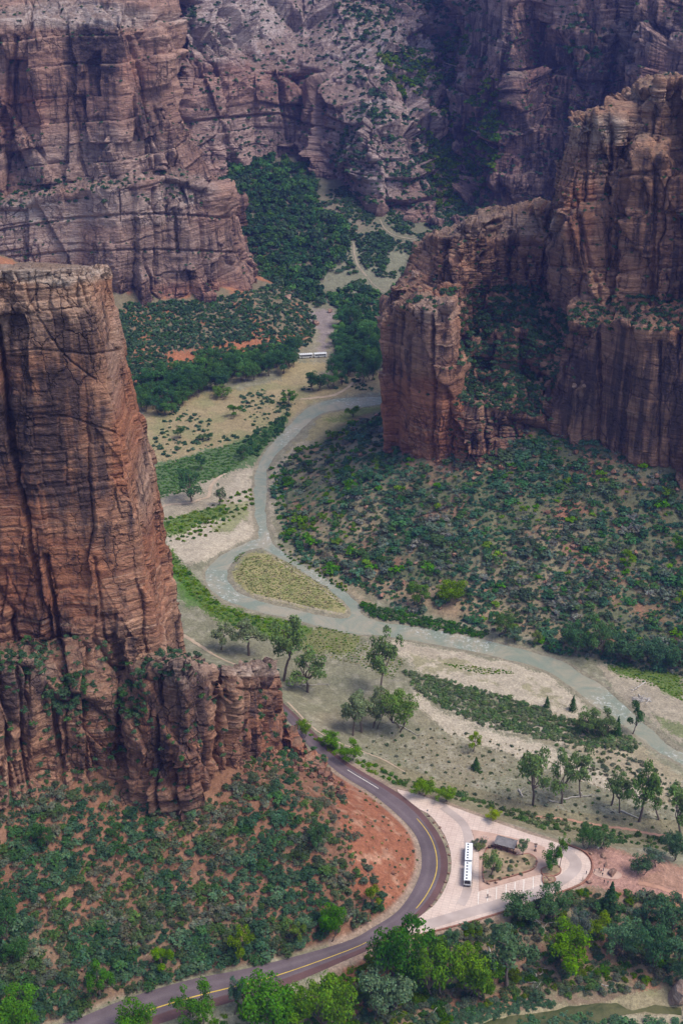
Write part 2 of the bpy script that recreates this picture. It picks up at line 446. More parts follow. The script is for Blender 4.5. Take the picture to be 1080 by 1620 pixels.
    put(mf * inpoly(wx, wy, [(505,420),(560,385),(640,400),(640,470),(580,470),(520,455)]), (.18,.175,.115), .8)
    poly([(485,494),(505,490),(532,494),(530,515),(518,530),(512,560),(502,560),(505,530),(492,512)], (.23,.185,.17), .9)
    poly([(440,582),(470,570),(520,572),(500,600),(450,608)], (.30,.235,.12), .9)
    # near right: terrace edge, bank and stream
    dr = np.where(inpoly(x, y, W_LOT) | inpoly(x, y, ROADPOLY), 0, np.minimum(segdist(x, y, ROADPOLY, True), segdist(x, y, W_LOT, True)))
    m = inpoly(px, py, [(400,1700),(540,1522),(652,1475),(740,1458),(930,1402),(1100,1410),(1300,1480),(1300,1900),(400,1900)])
    put(m, (.19,.135,.085), .95); put(m * sstep(-.05, .35, n1), (.26,.125,.07), .8); put(m * sstep(.1, .5, n2), (.17,.16,.085), .6)
    poly([(545,1530),(600,1510),(620,1560),(600,1620),(540,1620)], REDS, .75)
    m2 = inpoly(wx, wy, [(1300,1530),(1080,1562),(1010,1572),(940,1588),(860,1588),(780,1600),(700,1640),(560,1750),(1300,1900)])
    put(m2, (.27,.225,.13), .95); put(m2 * sstep(0, .4, n1), (.19,.18,.085), .7)
    m3 = inpoly(wx, wy, [(1090,1600),(960,1612),(880,1650),(1000,1700),(1100,1700)])
    put(m3, (.38,.32,.22), .7)
    # north edge of the terrace
    put((dr > 0) * inpoly(px, py, [(560,1215),(640,1250),(780,1296),(930,1335),(1100,1350),(1100,1300),(900,1285),(700,1235),(600,1200)]), (.20,.17,.095), .8)
    put(sstep(3.2, 1.2, dr) * (dr > 0) * (px > 520) * (py > 1150), (.30,.21,.155), .75)
    poly([(700,1322),(712,1348),(713,1378),(704,1405),(690,1428),(672,1444),(690,1425),(705,1395),(707,1355),(694,1320),(668,1286),(676,1287)], (.23,.20,.13), .9, True)
    poly([(922,1346),(960,1340),(1000,1352),(1090,1368),(1090,1425),(1000,1415),(930,1404)], (.29,.15,.105), .8)
    poly(GATHER, (.33,.185,.14), .92)
    # bed of the river shows as sand and silt at its edges
    mm = inpoly(px, py, MAIN) | inpoly(px, py, MINOR)
    put(mm, (.22,.19,.13), .8)
    px0, py0 = proj(x, y, 0 * h)
    # rock and earth banks: small tonal variation of the soil itself
    v = 1 + .10 * n2 + .08 * n1
    col *= v[:, None]
    me = np_mesh('ground', np.stack([x, y, h], 1), grid_faces(NGX, NGY)[:, ::-1], {'col': np.clip(col, .01, .8)})
    t = NT('ground')
    p = t.pos()
    c = t.attr('col', True)
    a = t.noise(p, 0.9, 4, .65); b = t.noise(p, 0.28, 4, .6); s = t.noise(p, 3.1, 2, .6)
    v = t.math('MULTIPLY', t.rng(a, .3, .7, .72, 1.28), t.rng(b, .3, .7, .85, 1.15))
    v = t.math('MULTIPLY', v, t.rng(s, .3, .7, .8, 1.2))
    c2 = t.hsv(c, v=v)
    vor = t.n('ShaderNodeTexVoronoi', i_Vector=p, i_Scale=.75)
    peb = t.rng(vor.outputs['Distance'], .12, .22, 1, 0)
    peb = t.math('MULTIPLY', peb, t.rng(t.noise(p, .12, 3), .48, .6, 0, .75))
    c3 = t.mix(peb, c2, t.hsv(c2, v=t.rng(vor.outputs['Color'], 0, 1, .55, 1.9), sa=.8))
    t.bsdf(c3, .95, .1, bump=t.math('ADD', a, t.math('MULTIPLY', s, .4)), bstr=.6, bdist=.6)
    return tag(link('ground', me, t.m), 'canyon floor of dry meadow, sand bars and red talus around the winding river', 'ground', kind='structure')
ground_object()

# ------------------------------------------------------------------ water
def fill(name, poly, z, mat, thick=None, bev=0):
    bm = bmesh.new()
    vs = [bm.verts.new((p[0], p[1], z)) for p in poly]
    f = bm.faces.new(vs)
    if f.normal.z < 0 or (bm.normal_update() or f.normal.z < 0): f.normal_flip()
    if thick:
        r = bmesh.ops.extrude_face_region(bm, geom=[f])
        for v in [g for g in r['geom'] if isinstance(g, bmesh.types.BMVert)]: v.co.z = z
        for v in vs: v.co.z = z - thick
    bmesh.ops.triangulate(bm, faces=bm.faces[:])
    bmesh.ops.recalc_face_normals(bm, faces=bm.faces[:])
    me = bpy.data.meshes.new(name); bm.to_mesh(me); bm.free()
    return link(name, me, mat)

def water_mat(name, deep, shallow, foam):
    t = NT(name); p = t.pos()
    q = t.map(p, (.05, .05, .05))
    n = t.noise(q, 1.0, 6, .7, 1.2)
    c = t.mix(t.rng(n, .42, .6), deep, shallow)
    r = t.noise(p, .55, 5, .7, 1.0)
    big = t.noise(p, .022, 2, .5)
    f = t.math('MULTIPLY', t.rng(r, .54, .63), t.rng(big, .48, .6))
    c = t.mix(t.math('MULTIPLY', f, foam), c, (.62, .63, .6))
    t.bsdf(c, .25, .16, bump=t.noise(p, .9, 4, .65), bstr=.4, bdist=.5)
    return t.m
WM = water_mat('river_water', (.195,.22,.165), (.30,.265,.19), .5)
o = fill('river', W_MAIN, -0.36, WM); tag(o, 'shallow grey green river winding along the canyon floor', 'river', kind='structure')
o = fill('river', W_MINOR, -0.35, WM); tag(o, 'narrow side channel of the river behind the grassy island', 'river', kind='structure')
WL = water_mat('stream_water', (.045,.055,.018), (.11,.105,.045), .0)
o = fill('stream', W_LOWP, -0.34, WL); tag(o, 'dark green still stream below the tree covered bank', 'stream', kind='structure')

# ------------------------------------------------------------------ road
def resample(P, n):
    P = np.array(P); s = np.concatenate([[0], np.cumsum(np.hypot(*np.diff(P, axis=0).T))])
    t = np.linspace(0, s[-1], n)
    return np.stack([np.interp(t, s, P[:, 0]), np.interp(t, s, P[:, 1])], 1)
RN = 420
RL = resample(W_ROAD_L, RN)
RR = np.array(W_ROAD_R)
def nearest_right(p):
    return RR
# pair each left point with the nearest place of the right edge so that cross lines stay square
RRr = resample(W_ROAD_R, 3000)
idx = [int(np.argmin(((RRr - p) ** 2).sum(1))) for p in RL]
idx = np.maximum.accumulate(idx)
k = np.convolve(np.pad(idx.astype(float), 8, 'edge'), np.ones(17) / 17, 'valid')
RRp = RRr[np.clip(k.astype(int), 0, 2999)]
def road_strip(name, a, b, z, mat, nu=5, i0=0, i1=RN):
    L = RL[i0:i1] * (1 - a) + RRp[i0:i1] * a; Q = RL[i0:i1] * (1 - b) + RRp[i0:i1] * b
    s = np.linspace(0, 1, nu)
    V = L[:, None] * (1 - s)[None, :, None] + Q[:, None] * s[None, :, None]
    V = np.concatenate([V, np.full(V.shape[:2] + (1,), z)], 2)
    f = np.tile(a + (b - a) * s, (len(L), 1))
    me = np_mesh(name, V.reshape(-1, 3), grid_faces(len(L), nu), {'across': f.ravel()})
    return link(name, me, mat)
t = NT('asphalt'); p = t.pos(); n = t.noise(p, .25, 4); n2 = t.noise(p, 2.5, 3)
ac = t.attr('across')
wear = t.math('MULTIPLY', t.rng(t.math('ABSOLUTE', t.math('SUBTRACT', t.math('ABSOLUTE', t.math('SUBTRACT', ac, .5)), .24)), .0, .12, 1, 0), .35)
c = t.mix(wear, (.115,.086,.09), (.175,.14,.138))
c = t.mix(t.rng(t.math('ADD', ac, t.math('MULTIPLY', t.math('SUBTRACT', n, .5), .05)), .71, .75), c, (.115,.062,.056))
c = t.hsv(c, v=t.math('MULTIPLY', t.rng(t.noise(p, .07, 5, .7), .35, .65, .8, 1.2), t.rng(n2, .3, .7, .88, 1.12)))
t.bsdf(c, .85, .25)
tag(road_strip('road', 0, 1, ZR + .02, t.m, 9), 'two lane purplish asphalt road curving round the foot of the talus', 'road', kind='structure')
YEL = plain('yellow_paint', (.52,.36,.06), .7, .2, .18, .8); WHT = plain('white_paint', (.72,.68,.6), .7, .2, .15, .9)
def seg_idx(pa, pb):
    A = on(*pa, ZR)[:2]; B = on(*pb, ZR)[:2]; M = RL * .5 + RRp * .5
    return sorted((int(np.argmin(((M - A) ** 2).sum(1))), int(np.argmin(((M - B) ** 2).sum(1)))))
i0, i1 = seg_idx((651,1294), (657,1437))
road_strip('centre_line', .565, .60, ZR + .035, YEL, 3, i0, i1)['kind'] = 'structure'
i0, i1 = seg_idx((585,1490), (190,1618))
road_strip('centre_line', .52, .552, ZR + .035, YEL, 3, i0, i1)['kind'] = 'structure'
i0, i1 = seg_idx((548,1215), (597,1248))
road_strip('edge_line', .52, .55, ZR + .035, WHT, 3, i0, i1)['kind'] = 'structure'
for o in list(C.objects):
    if o.name.startswith('centre_line'): tag(o, 'yellow centre line painted on the bend' if o.name == 'centre_line' else 'yellow centre line painted on the lower road', 'road marking')
    if o.name.startswith('edge_line'): tag(o, 'white line painted on the road before the bend', 'road marking')

# ------------------------------------------------------------------ shuttle stop paving
t = NT('concrete'); p = t.pos(); n = t.noise(p, .12, 4); n2 = t.noise(p, 1.6, 4, .7)
br = t.n('ShaderNodeTexBrick', i_Vector=t.map(p, (1, 1, 1), (0, 0, R(16))), i_Scale=.22, offset=0.0)
br.inputs['Mortar Size'].default_value = .012; br.inputs['Color1'].default_value = (1,1,1,1); br.inputs['Color2'].default_value = (.93,.93,.93,1); br.inputs['Mortar'].default_value = (.72,.7,.7,1)
c = t.mix(t.rng(n, .4, .62), (.53,.40,.325), (.60,.47,.385))
c = t.mix(1.0, c, br.outputs[0], 'MULTIPLY'); c = t.hsv(c, v=t.rng(n2, .3, .7, .88, 1.12))
t.bsdf(c, .9, .2); CONC = t.m
LANE = plain('worn_concrete', (.40,.32,.275), .9, .2, .2, .12)
PLAZA = plain('pink_concrete', (.43,.285,.215), .9, .2, .16, .4)
KERB = plain('red_sandstone', (.26,.125,.085), .95, .1, .25, .7)
SOIL = plain('planter_soil', (.27,.20,.12), .95, .1, .4, .45)
tag(fill('pavement', W(smooth_poly(LOT, 2, True), ZR), ZR + .12, CONC, .6), 'pale pink concrete shuttle stop loop beside the road bend', 'pavement', kind='structure')
def lane(name, pts, wpx, z, mat, label):
    P = np.array(W(smooth_poly(pts, 6), ZR)); T = np.gradient(P, axis=0); T /= np.linalg.norm(T, axis=1)[:, None]
    N = np.stack([-T[:, 1], T[:, 0]], 1)
    w = wpx / 4.6 / 2
    V = np.stack([np.c_[P + N * w, np.full(len(P), z)], np.c_[P - N * w, np.full(len(P), z)]], 1)
    me = np_mesh(name, V.reshape(-1, 3), grid_faces(len(P), 2), {})
    return tag(link(name, me, mat), label, 'pavement', kind='structure')
lane('driveway', [(668,1466),(720,1450),(800,1427),(866,1404),(900,1384),(910,1367),(899,1352),(880,1344)], 19, ZR + .15, LANE, 'greyer worn driving lane round the shuttle loop')
lane('driveway', [(728,1432),(739,1405),(741,1340),(733,1305),(700,1277)], 14, ZR + .17, LANE, 'worn bus lane under the parked shuttle bus')
tag(fill('plaza', W([(745,1313),(775,1318),(835,1331),(861,1341),(866,1364),(856,1383),(800,1398),(757,1410),(757,1350)], ZR), ZR + .26, PLAZA, .3), 'reddish concrete plaza around the planted island', 'pavement', kind='structure')
def kerb_ring(name, poly, z0, z1, w, mat, label):
    P = np.array(poly); c = P.mean(0)
    n = len(P); T = np.roll(P, -1, 0) - np.roll(P, 1, 0); T /= np.linalg.norm(T, axis=1)[:, None]
    N = np.stack([T[:, 1], -T[:, 0]], 1)
    if ((P - c) * N).sum() < 0: N = -N
    I = P - N * w
    V = []; F = []
    for Q, z in ((P, z0), (P, z1), (I, z1), (I, z0)): V += [(q[0], q[1], z) for q in Q]
    for r in range(3):
        for i in range(n): F.append((r * n + i, r * n + (i + 1) % n, (r + 1) * n + (i + 1) % n, (r + 1) * n + i))
    me = np_mesh(name, V, np.array(F), {}, flat=True)
    return tag(link(name, me, mat), label, 'kerb', kind='structure')
for nm, pl, lab, hh in (('planter', ISLAND, 'dry grass planted island with a red stone kerb inside the loop', .45), ('planter', TREEBED, 'small oval planting bed under the dark green tree', .32), ('planter', ROCKBED, 'small rock edged bed beside the parking stalls', .3)):
    Wp = W(smooth_poly(pl, 4, True), ZR)
    kerb_ring('kerb', Wp, ZR + .1, ZR + .26 + hh, .4, KERB, 'red stone kerb round ' + lab)
    tag(fill('planting_bed', Wp, ZR + .26 + hh - .06, SOIL, .3), lab, 'planting bed', kind='structure')
tag(fill('pad', W(smooth_poly(PAD, 4, True), ZR), ZR + .05, PLAZA, .3), 'paved pad with a boulder where a group gathers', 'pavement', kind='structure')
# low stone edge along the outer side of the loop
P = np.array(W(smooth_poly([(652,1482),(740,1460),(820,1435),(880,1414),(917,1400),(934,1382),(936,1364),(924,1348),(896,1336)], 5), ZR))
T = np.gradient(P, axis=0); T /= np.linalg.norm(T, axis=1)[:, None]; N = np.stack([-T[:, 1], T[:, 0]], 1)
V = []; 
for off, z in ((.25, ZR - .4), (.25, ZR + .42), (-.25, ZR + .42), (-.25, ZR - .4)): V.append(np.c_[P + N * off, np.full(len(P), z)])
V = np.stack(V, 1)
tag(link('stone_wall', np_mesh('stone_wall', V.reshape(-1, 3), grid_faces(len(P), 4), {}, flat=True), KERB), 'low reddish stone edging wall along the outer rim of the loop', 'wall')
for x, y0, y1 in ((756.5,1409,1431),(771,1405,1426),(785,1401,1423),(800,1397,1420),(814,1393,1415),(828,1389,1411),(843,1385,1407),(857,1382,1404)):
    a = on(x, y0, ZR)[:2]; b = on(x - .6, y1, ZR)[:2]
    d = (b - a) / np.linalg.norm(b - a); q = np.array([-d[1], d[0]]) * .11
    V = [(*(a + q), ZR + .30), (*(b + q), ZR + .19), (*(b - q), ZR + .19), (*(a - q), ZR + .30)]
    # the stalls: a white bar on the concrete
    V = [(v[0], v[1], ZR + (.275 if False else .19)) for v in V]
    a2 = on(x, y0 + 3, ZR)[:2]
    V = [(*(a2 + q), ZR + .19), (*(b + q), ZR + .19), (*(b - q), ZR + .19), (*(a2 - q), ZR + .19)]
    o = link('stall_line', np_mesh('stall_line', V, np.array([[0, 1, 2, 3]]), {}), WHT)
    tag(o, 'white parking stall line painted on the concrete', 'road marking', 'parking stall lines', 'structure')

# ------------------------------------------------------------------ footpaths
PATHM = plain('path_dust', (.40,.30,.21), .95, .1, .2, .3); FARPATH = plain('far_path_dust', (.27,.22,.155), .95, .1, .2, .3); REDPATH = plain('red_path_dust', (.38,.21,.14), .95, .1, .2, .3)
def path(pts, wpx, mat, label):
    H = np.array([hit(x, y) for x, y in smooth_poly(pts, 8)])
    P = H[:, :2]; T = np.gradient(P, axis=0); T /= np.linalg.norm(T, axis=1)[:, None] + 1e-9
    N = np.stack([-T[:, 1], T[:, 0]], 1)
    pm = np.linalg.norm(H - np.array([0, 0, HCAM]), axis=1) / FPX
    w = (wpx * pm / 2)[:, None] * (1 + .25 * fbm2(P[:, 0] / 6, P[:, 1] / 6, 5, 2))[:, None]
    s = np.linspace(-1, 1, 5)
    Q = P[:, None] + N[:, None] * w[:, None] * s[None, :, None]
    z = ground(Q[..., 0], Q[..., 1]) + .05 + pm[:, None] * .3
    V = np.concatenate([Q, z[..., None]], 2)
    return tag(link('path', np_mesh('path', V.reshape(-1, 3), grid_faces(len(P), 5)[:, ::-1], {}), mat), label, 'path', kind='structure')
path([(284,1003),(300,1012),(322,1026),(345,1040),(372,1052)], 6, PATHM, 'pale dirt path passing behind the foot of the rock pillar')
path([(455,1112),(468,1125),(490,1148),(520,1168),(560,1185),(600,1200),(640,1222)], 3.5, PATHM, 'thin dirt path crossing the meadow beside the road')
path([(845,1293),(890,1297),(940,1306),(990,1313),(1040,1322),(1090,1333)], 5, REDPATH, 'reddish dirt path behind the shuttle stop hedge')
path([(1010,1398),(1040,1405),(1064,1414),(1090,1424)], 8, REDPATH, 'red dirt path leaving the gathering ground')
path([(250,812),(262,800),(300,796),(318,790),(330,786),(334,770),(345,757),(356,750)], 5, PATHM, 'winding pale path through the willow flats')
path([(474,632),(500,630),(530,625),(552,612),(560,602)], 5, PATHM, 'pale dusty track on the bank of the upper river')
path([(560,385),(560,400),(566,420),(580,438)], 3, FARPATH, 'pale trail curving down the tan hill at the valley head')
path([(601,348),(608,362),(622,372),(640,377),(657,380)], 1.6, FARPATH, 'upper zigzag of the trail on the brushy far slope')
path([(657,381),(640,384),(624,386)], 1.6, FARPATH, 'lower zigzag of the trail on the brushy far slope')
path([(582,440),(590,450),(604,460),(622,470)], 1.6, FARPATH, 'lower end of the trail below the tan hill')
# ------------------------------------------------------------------ sandstone
def rock_mat():
    t = NT('sandstone'); p = t.pos()
    tone = t.attr('tone'); varn = t.attr('varn'); pale = t.attr('pale'); red = t.attr('red'); soil = t.attr('soil')
    nb = t.noise(t.map(p, (.035, .035, .5)), 1.0, 5, .62, .3)          # bedding bands
    nf = t.noise(t.map(p, (.5, .5, 1.3)), 1.0, 5, .68)                 # grain
    ns = t.noise(t.map(p, (.21, .21, .012)), 1.0, 4, .62, .3)          # streaks running down
    ns2 = t.noise(t.map(p, (.55, .55, .03)), 1.0, 3, .6)
    npat = t.noise(p, .045, 4, .6)                                     # broad patches
    k = t.math('ADD', t.math('MULTIPLY', nb, .75), t.math('MULTIPLY', tone, .45))
    c = t.mix(t.rng(k, .38, .78), (.14,.068,.045), (.40,.222,.138))
    c = t.mix(t.math('MULTIPLY', red, .85), c, t.mix(t.rng(nb, .35, .65), (.20,.074,.040), (.40,.165,.085)))
    c = t.mix(t.math('MULTIPLY', pale, t.rng(nf, .25, .6, .55, 1)), c, t.mix(t.rng(nb, .35, .65), (.31,.225,.175), (.47,.38,.31)))
    v = t.math('ADD', t.math('ADD', t.math('MULTIPLY', ns, 1.05), t.math('MULTIPLY', npat, .45)), t.math('MULTIPLY', tone, -.12))
    v = t.math('ADD', v, t.math('MULTIPLY', varn, .42))
    v = t.math('ADD', v, t.math('MULTIPLY', t.math('SUBTRACT', ns2, .5), .35))
    v = t.math('ADD', v, t.math('MULTIPLY', t.math('SUBTRACT', nf, .5), .3))
    f = t.math('MULTIPLY', t.rng(v, .68, .88), .92)
    nl = t.noise(t.map(p, (.03, .03, 1.5), (.05, .03, 0)), 1.0, 4, .6, .5)
    c = t.mix(t.math('MULTIPLY', t.rng(nl, .56, .66), .38), c, (.46,.33,.24))
    nl2 = t.noise(t.map(p, (.025, .025, 1.1), (-.04, .06, 0)), 1.0, 3, .55, .6)
    c = t.mix(t.math('MULTIPLY', t.rng(nl2, .58, .66), .32), c, (.085,.05,.04))
    c = t.mix(f, c, t.mix(t.rng(nf, .35, .65), (.040,.027,.027), (.082,.054,.050)))
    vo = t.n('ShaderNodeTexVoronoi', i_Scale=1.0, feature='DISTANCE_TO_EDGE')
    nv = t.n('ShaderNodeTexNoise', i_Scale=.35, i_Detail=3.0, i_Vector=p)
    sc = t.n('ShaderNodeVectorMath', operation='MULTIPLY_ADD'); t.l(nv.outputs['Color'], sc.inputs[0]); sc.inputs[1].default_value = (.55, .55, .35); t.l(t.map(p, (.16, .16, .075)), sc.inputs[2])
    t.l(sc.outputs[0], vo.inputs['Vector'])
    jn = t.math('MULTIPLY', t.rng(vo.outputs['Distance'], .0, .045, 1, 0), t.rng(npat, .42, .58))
    c = t.mix(t.math('MULTIPLY', jn, .62), c, (.045,.03,.028))  # thin dark lines along the joints: crack shade painted into the rock colour
    c = t.mix(t.math('MULTIPLY', soil, .8), c, t.mix(t.rng(npat, .4, .6), (.16,.10,.065), (.22,.15,.10)))
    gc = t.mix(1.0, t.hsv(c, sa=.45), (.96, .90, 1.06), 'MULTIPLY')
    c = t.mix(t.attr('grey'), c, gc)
    c = t.hsv(c, v=t.math('MULTIPLY', t.rng(nf, .25, .75, .68, 1.32), t.rng(t.noise(p, 2.3, 2, .6), .3, .7, .86, 1.14)))
    t.bsdf(c, .92, .15, bump=t.math('SUBTRACT', t.math('ADD', nf, t.math('MULTIPLY', nb, .9)), t.math('MULTIPLY', jn, .7)), bstr=1.0, bdist=1.6)
    return t.m
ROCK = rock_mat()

def net_points(st):
    return np.array([[at(px, py, Y) for (px, py, Y) in row] for row in st])      # stations x rows

def blur(A, n):
    for _ in range(n):
        B = A.copy(); B[1:-1] = (A[:-2] + 2 * A[1:-1] + A[2:]) / 4
        A = B.copy(); A[:, 1:-1] = (B[:, :-2] + 2 * B[:, 1:-1] + B[:, 2:]) / 4
    return A

def rock_surface(name, st, step=1.6, amp=1.0, bed=8.0, joint=14.0, seed=0, paints=(), cracks=(), calm=(), sm=2, dip=0.03, fine=1.0, zfade=None, big=0.0, obl=1.0, grey=0.0, benchamp=.5):
    """cliff face lofted over a net of measured points, then broken along beds and joints"""
    N = net_points(st); M, K, _ = N.shape
    qx, qy = proj(N[..., 0], N[..., 1], N[..., 2])
    def counts(ax):
        dx = np.diff(qx, axis=ax); dy = np.diff(qy, axis=ax)
        dp = np.hypot(dx, dy)
        d3 = np.linalg.norm(np.diff(N, axis=ax), axis=2)
        L = np.maximum(dp, np.minimum(d3 * 1.3, 130)).max(axis=1 - ax)
        return np.maximum(2, np.minimum((L / step).astype(int), 460))
    cu, cv = counts(0), counts(1)
    def lin(n):
        return np.concatenate([i + np.arange(c) / c for i, c in enumerate(n)] + [[len(n)]])
    u, v = lin(cu), lin(cv)
    iu = np.minimum(u.astype(int), M - 2); fu = (u - iu)[:, None, None]
    iv = np.minimum(v.astype(int), K - 2); fv = (v - iv)[None, :, None]
    G = (N[iu][:, iv] * (1 - fu) * (1 - fv) + N[iu + 1][:, iv] * fu * (1 - fv) + N[iu][:, iv + 1] * (1 - fu) * fv + N[iu + 1][:, iv + 1] * fu * fv)
    G = blur(G, sm * 3)
    def normals(G):
        n = np.cross(np.gradient(G, axis=0), np.gradient(G, axis=1))
        n /= np.linalg.norm(n, axis=2, keepdims=True) + 1e-9
        return n
    n = normals(G)
    mid = n[len(u) // 2, max(1, len(v) // 4)]
    cam = np.array([0, 0, HCAM]) - G[len(u) // 2, max(1, len(v) // 4)]
    flip = np.dot(mid, cam) < 0
    if flip: n = -n
    n = blur(n, 6); n /= np.linalg.norm(n, axis=2, keepdims=True) + 1e-9
    shp = G.shape[:2]
    P = G.reshape(-1, 3); nn = n.reshape(-1, 3)
    x, y, z = P.T
    steep = sstep(.93, .62, np.abs(nn[:, 2]))
    s = seed * 10
    wz = z + dip * x + 2.2 * fbm2(x / 40, y / 40, s + 1, 2) + .7 * vn(x / 9, y / 9, z / 9, s + 2)
    # big beds of uneven thickness
    zb = wz / bed + .45 * vn2(wz / (bed * 1.7), 0 * wz, s + 3)
    bi = np.floor(zb).astype(np.int64); bf = zb - bi
    rb = _val[(bi * 7331 + s * 17) & 65535] * 2 - 1
    mod = .55 + .45 * vn(x / 35, y / 35, z / 60, s + 4)
    d = amp * 1.5 * rb * mod
    d -= amp * 1.0 * np.exp(-(np.minimum(bf, 1 - bf) * bed / .55) ** 2) * (.5 + .5 * vn(x / 12, y / 12, z / 12, s + 5))
    # joints: upright prisms, shifted from bed pack to bed pack
    jx = (x + 1.6 * fbm2(z / 9, x / 30, s + 6, 2)) / joint; jy = (y + 1.6 * fbm2(z / 9, y / 30, s + 7, 2)) / joint
    pk = (_val[((bi // 2) * 911 + s * 13) & 65535] - .5) * sstep(-.2, .5, vn(x / 50, y / 50, z / 50, s + 30))
    idv, edge, tilt = cell2(jx + pk * 1.2, jy - pk * .8, 0, s + 8)
    d += amp * 2.5 * (idv - .5) + tilt * joint * .42 * min(amp, 1.6) + (bf - .5) * bed * .16 * amp * (idv * 2 - 1) * .6
    crk = np.exp(-(edge * joint / .8) ** 2)
    d -= amp * 2.3 * crk * sstep(-.3, .3, vn(x / 20, y / 20, z / 45, s + 9))
    tone = idv * .45 + (rb * .5 + .5) * .3
    # smaller blocks
    zb2 = wz / (bed * .27) + .4 * vn2(wz / (bed * .5), 0 * wz, s + 11)
    b2 = np.floor(zb2).astype(np.int64); f2 = zb2 - b2
    rb2 = _val[(b2 * 3571 + s * 29) & 65535] * 2 - 1
    id2, e2, tilt2 = cell2(jx * 2.9 + (bi % 7) * .37, jy * 2.9, 1, s + 12)
    on2 = sstep(-.1, .45, vn(x / 26, y / 26, z / 18, s + 13))
    d += tilt2 * joint / 2.9 * .5 * on2 * min(amp, 1.6) + on2 * (f2 - .5) * bed * .27 * .3 * (id2 * 2 - 1)
    d += amp * (.45 * rb2 * (.3 + .7 * on2) + 1.35 * (id2 - .5) * on2 - 1.0 * on2 * np.exp(-(e2 * joint / 2.9 / .5) ** 2) - .45 * on2 * np.exp(-(np.minimum(f2, 1 - f2) * bed * .27 / .3) ** 2))
    tone += id2 * .15 * on2 + .1 * rb2
    # weathering
    rid = 1 - np.abs(fbm3(x / 16, y / 16, z / 11, s + 14, 3))
    d += amp * .75 * (rid - .75)
    id3, e3, tilt3 = cell2((x + .45 * z) / (joint * 1.9), (y - .4 * z) / (joint * 1.9), 3, s + 46)
    d += obl * (tilt3 * joint * .36 * min(amp, 1.5) + amp * 1.0 * (id3 - .5))
    d -= obl * amp * .3 * np.exp(-(e3 * joint * 1.9 / .6) ** 2)
    tone = tone + .18 * id3
    d += fine * (.85 * fbm3(x / 4, y / 4, z / 3, s + 15, 3) + .22 * vn(x / 1.1, y / 1.1, z / .8, s + 18))
    if big: d += big * ((1 - np.abs(fbm3(x / 60, y / 60, z / 50, s + 32, 3))) - .72) * 2 + big * .5 * fbm3(x / 25, y / 25, z / 18, s + 36, 2)
    ux, uy = proj(x, y, z)
    for cx, cy, rx, ry, a in calm:
        d = d * (1 - a * sstep(1.5, .5, ((ux - cx) / rx) ** 2 + ((uy - cy) / ry) ** 2 + .3 * fbm2(ux / 30, uy / 30, s + 44, 2)))
    for pts, w, dep in cracks:
        dj = 2.5 * fbm2(ux / 14, uy / 14, s + 19, 2)
        m = np.exp(-((segdist(ux + dj, uy, pts)) / w) ** 2)
        d -= dep * m
    blockz = amp * (2.2 * (idv - .5) + 1.4 * (id2 - .5) - 1.2 * np.exp(-(edge * joint / 1.0) ** 2))
    ledge = blockz * .8 + (fbm3(x / 9, y / 9, z / 9, s + 20, 4) * 2.2 + 2.6 * (.72 - np.abs(fbm3(x / 15, y / 15, z / 12, s + 40, 3))) * min(benchamp, 1.5) + .8 * fbm3(x / 2.5, y / 2.5, z / 2, s + 24, 2)) * benchamp
    disp = d * steep + ledge * (1 - steep) * 1.0
    if zfade is not None: disp = disp * zfade(x, y, z)
    Q = P + nn * disp[:, None]
    n2 = normals(Q.reshape(*shp, 3)).reshape(-1, 3)
    if flip: n2 = -n2
    px, py = proj(*Q.T)
    A = {'tone': np.clip(tone, 0, 1), 'varn': np.zeros(len(Q)), 'pale': np.zeros(len(Q)), 'red': np.zeros(len(Q))}
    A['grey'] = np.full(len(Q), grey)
    for kind, cx, cy, rx, ry, a in paints:
        e = ((px - cx) / rx) ** 2 + ((py - cy) / ry) ** 2 + .9 * fbm3(x / 14, y / 14, z / 14, s + 26, 3)
        A[kind] += a * sstep(1.4, .35, e)
    n2b = blur(n2.reshape(*shp, 3), 2).reshape(-1, 3)
    A['soil'] = sstep(.60, .86, n2b[:, 2]) * sstep(-.6, .2, fbm3(x / 6, y / 6, z / 6, s + 28, 2) + (n2b[:, 2] - .6))
    F = grid_faces(*shp)
    me = np_mesh(name, Q, F[:, ::-1] if flip else F, A)
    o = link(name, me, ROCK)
    return o, dict(P=Q, n=n2b, px=px, py=py)

def off(px, py, dY=0.0, sink=14.0):
    """ground hit, returned as net points: one sunk under the ground, one at the ground"""
    h = hit(px, py)
    return h
def spx(p):                                       # world point back to net triple
    a, b = proj(p[0], p[1], p[2]); return (float(a), float(b), float(p[1]))
def base_rows(px, py, dY=0.0):
    h = hit(px, py); Y = h[1] + dY
    p = at(px, py, Y); q = np.array([p[0], p[1], p[2] - 16])
    return spx(q), (px, py, Y)

CL = {}
def add_cliff(key, st, label, **kw):
    o, inf = rock_surface('cliff', st, **kw)
    tag(o, label, 'cliff', kind='structure'); CL[key] = inf
    return o

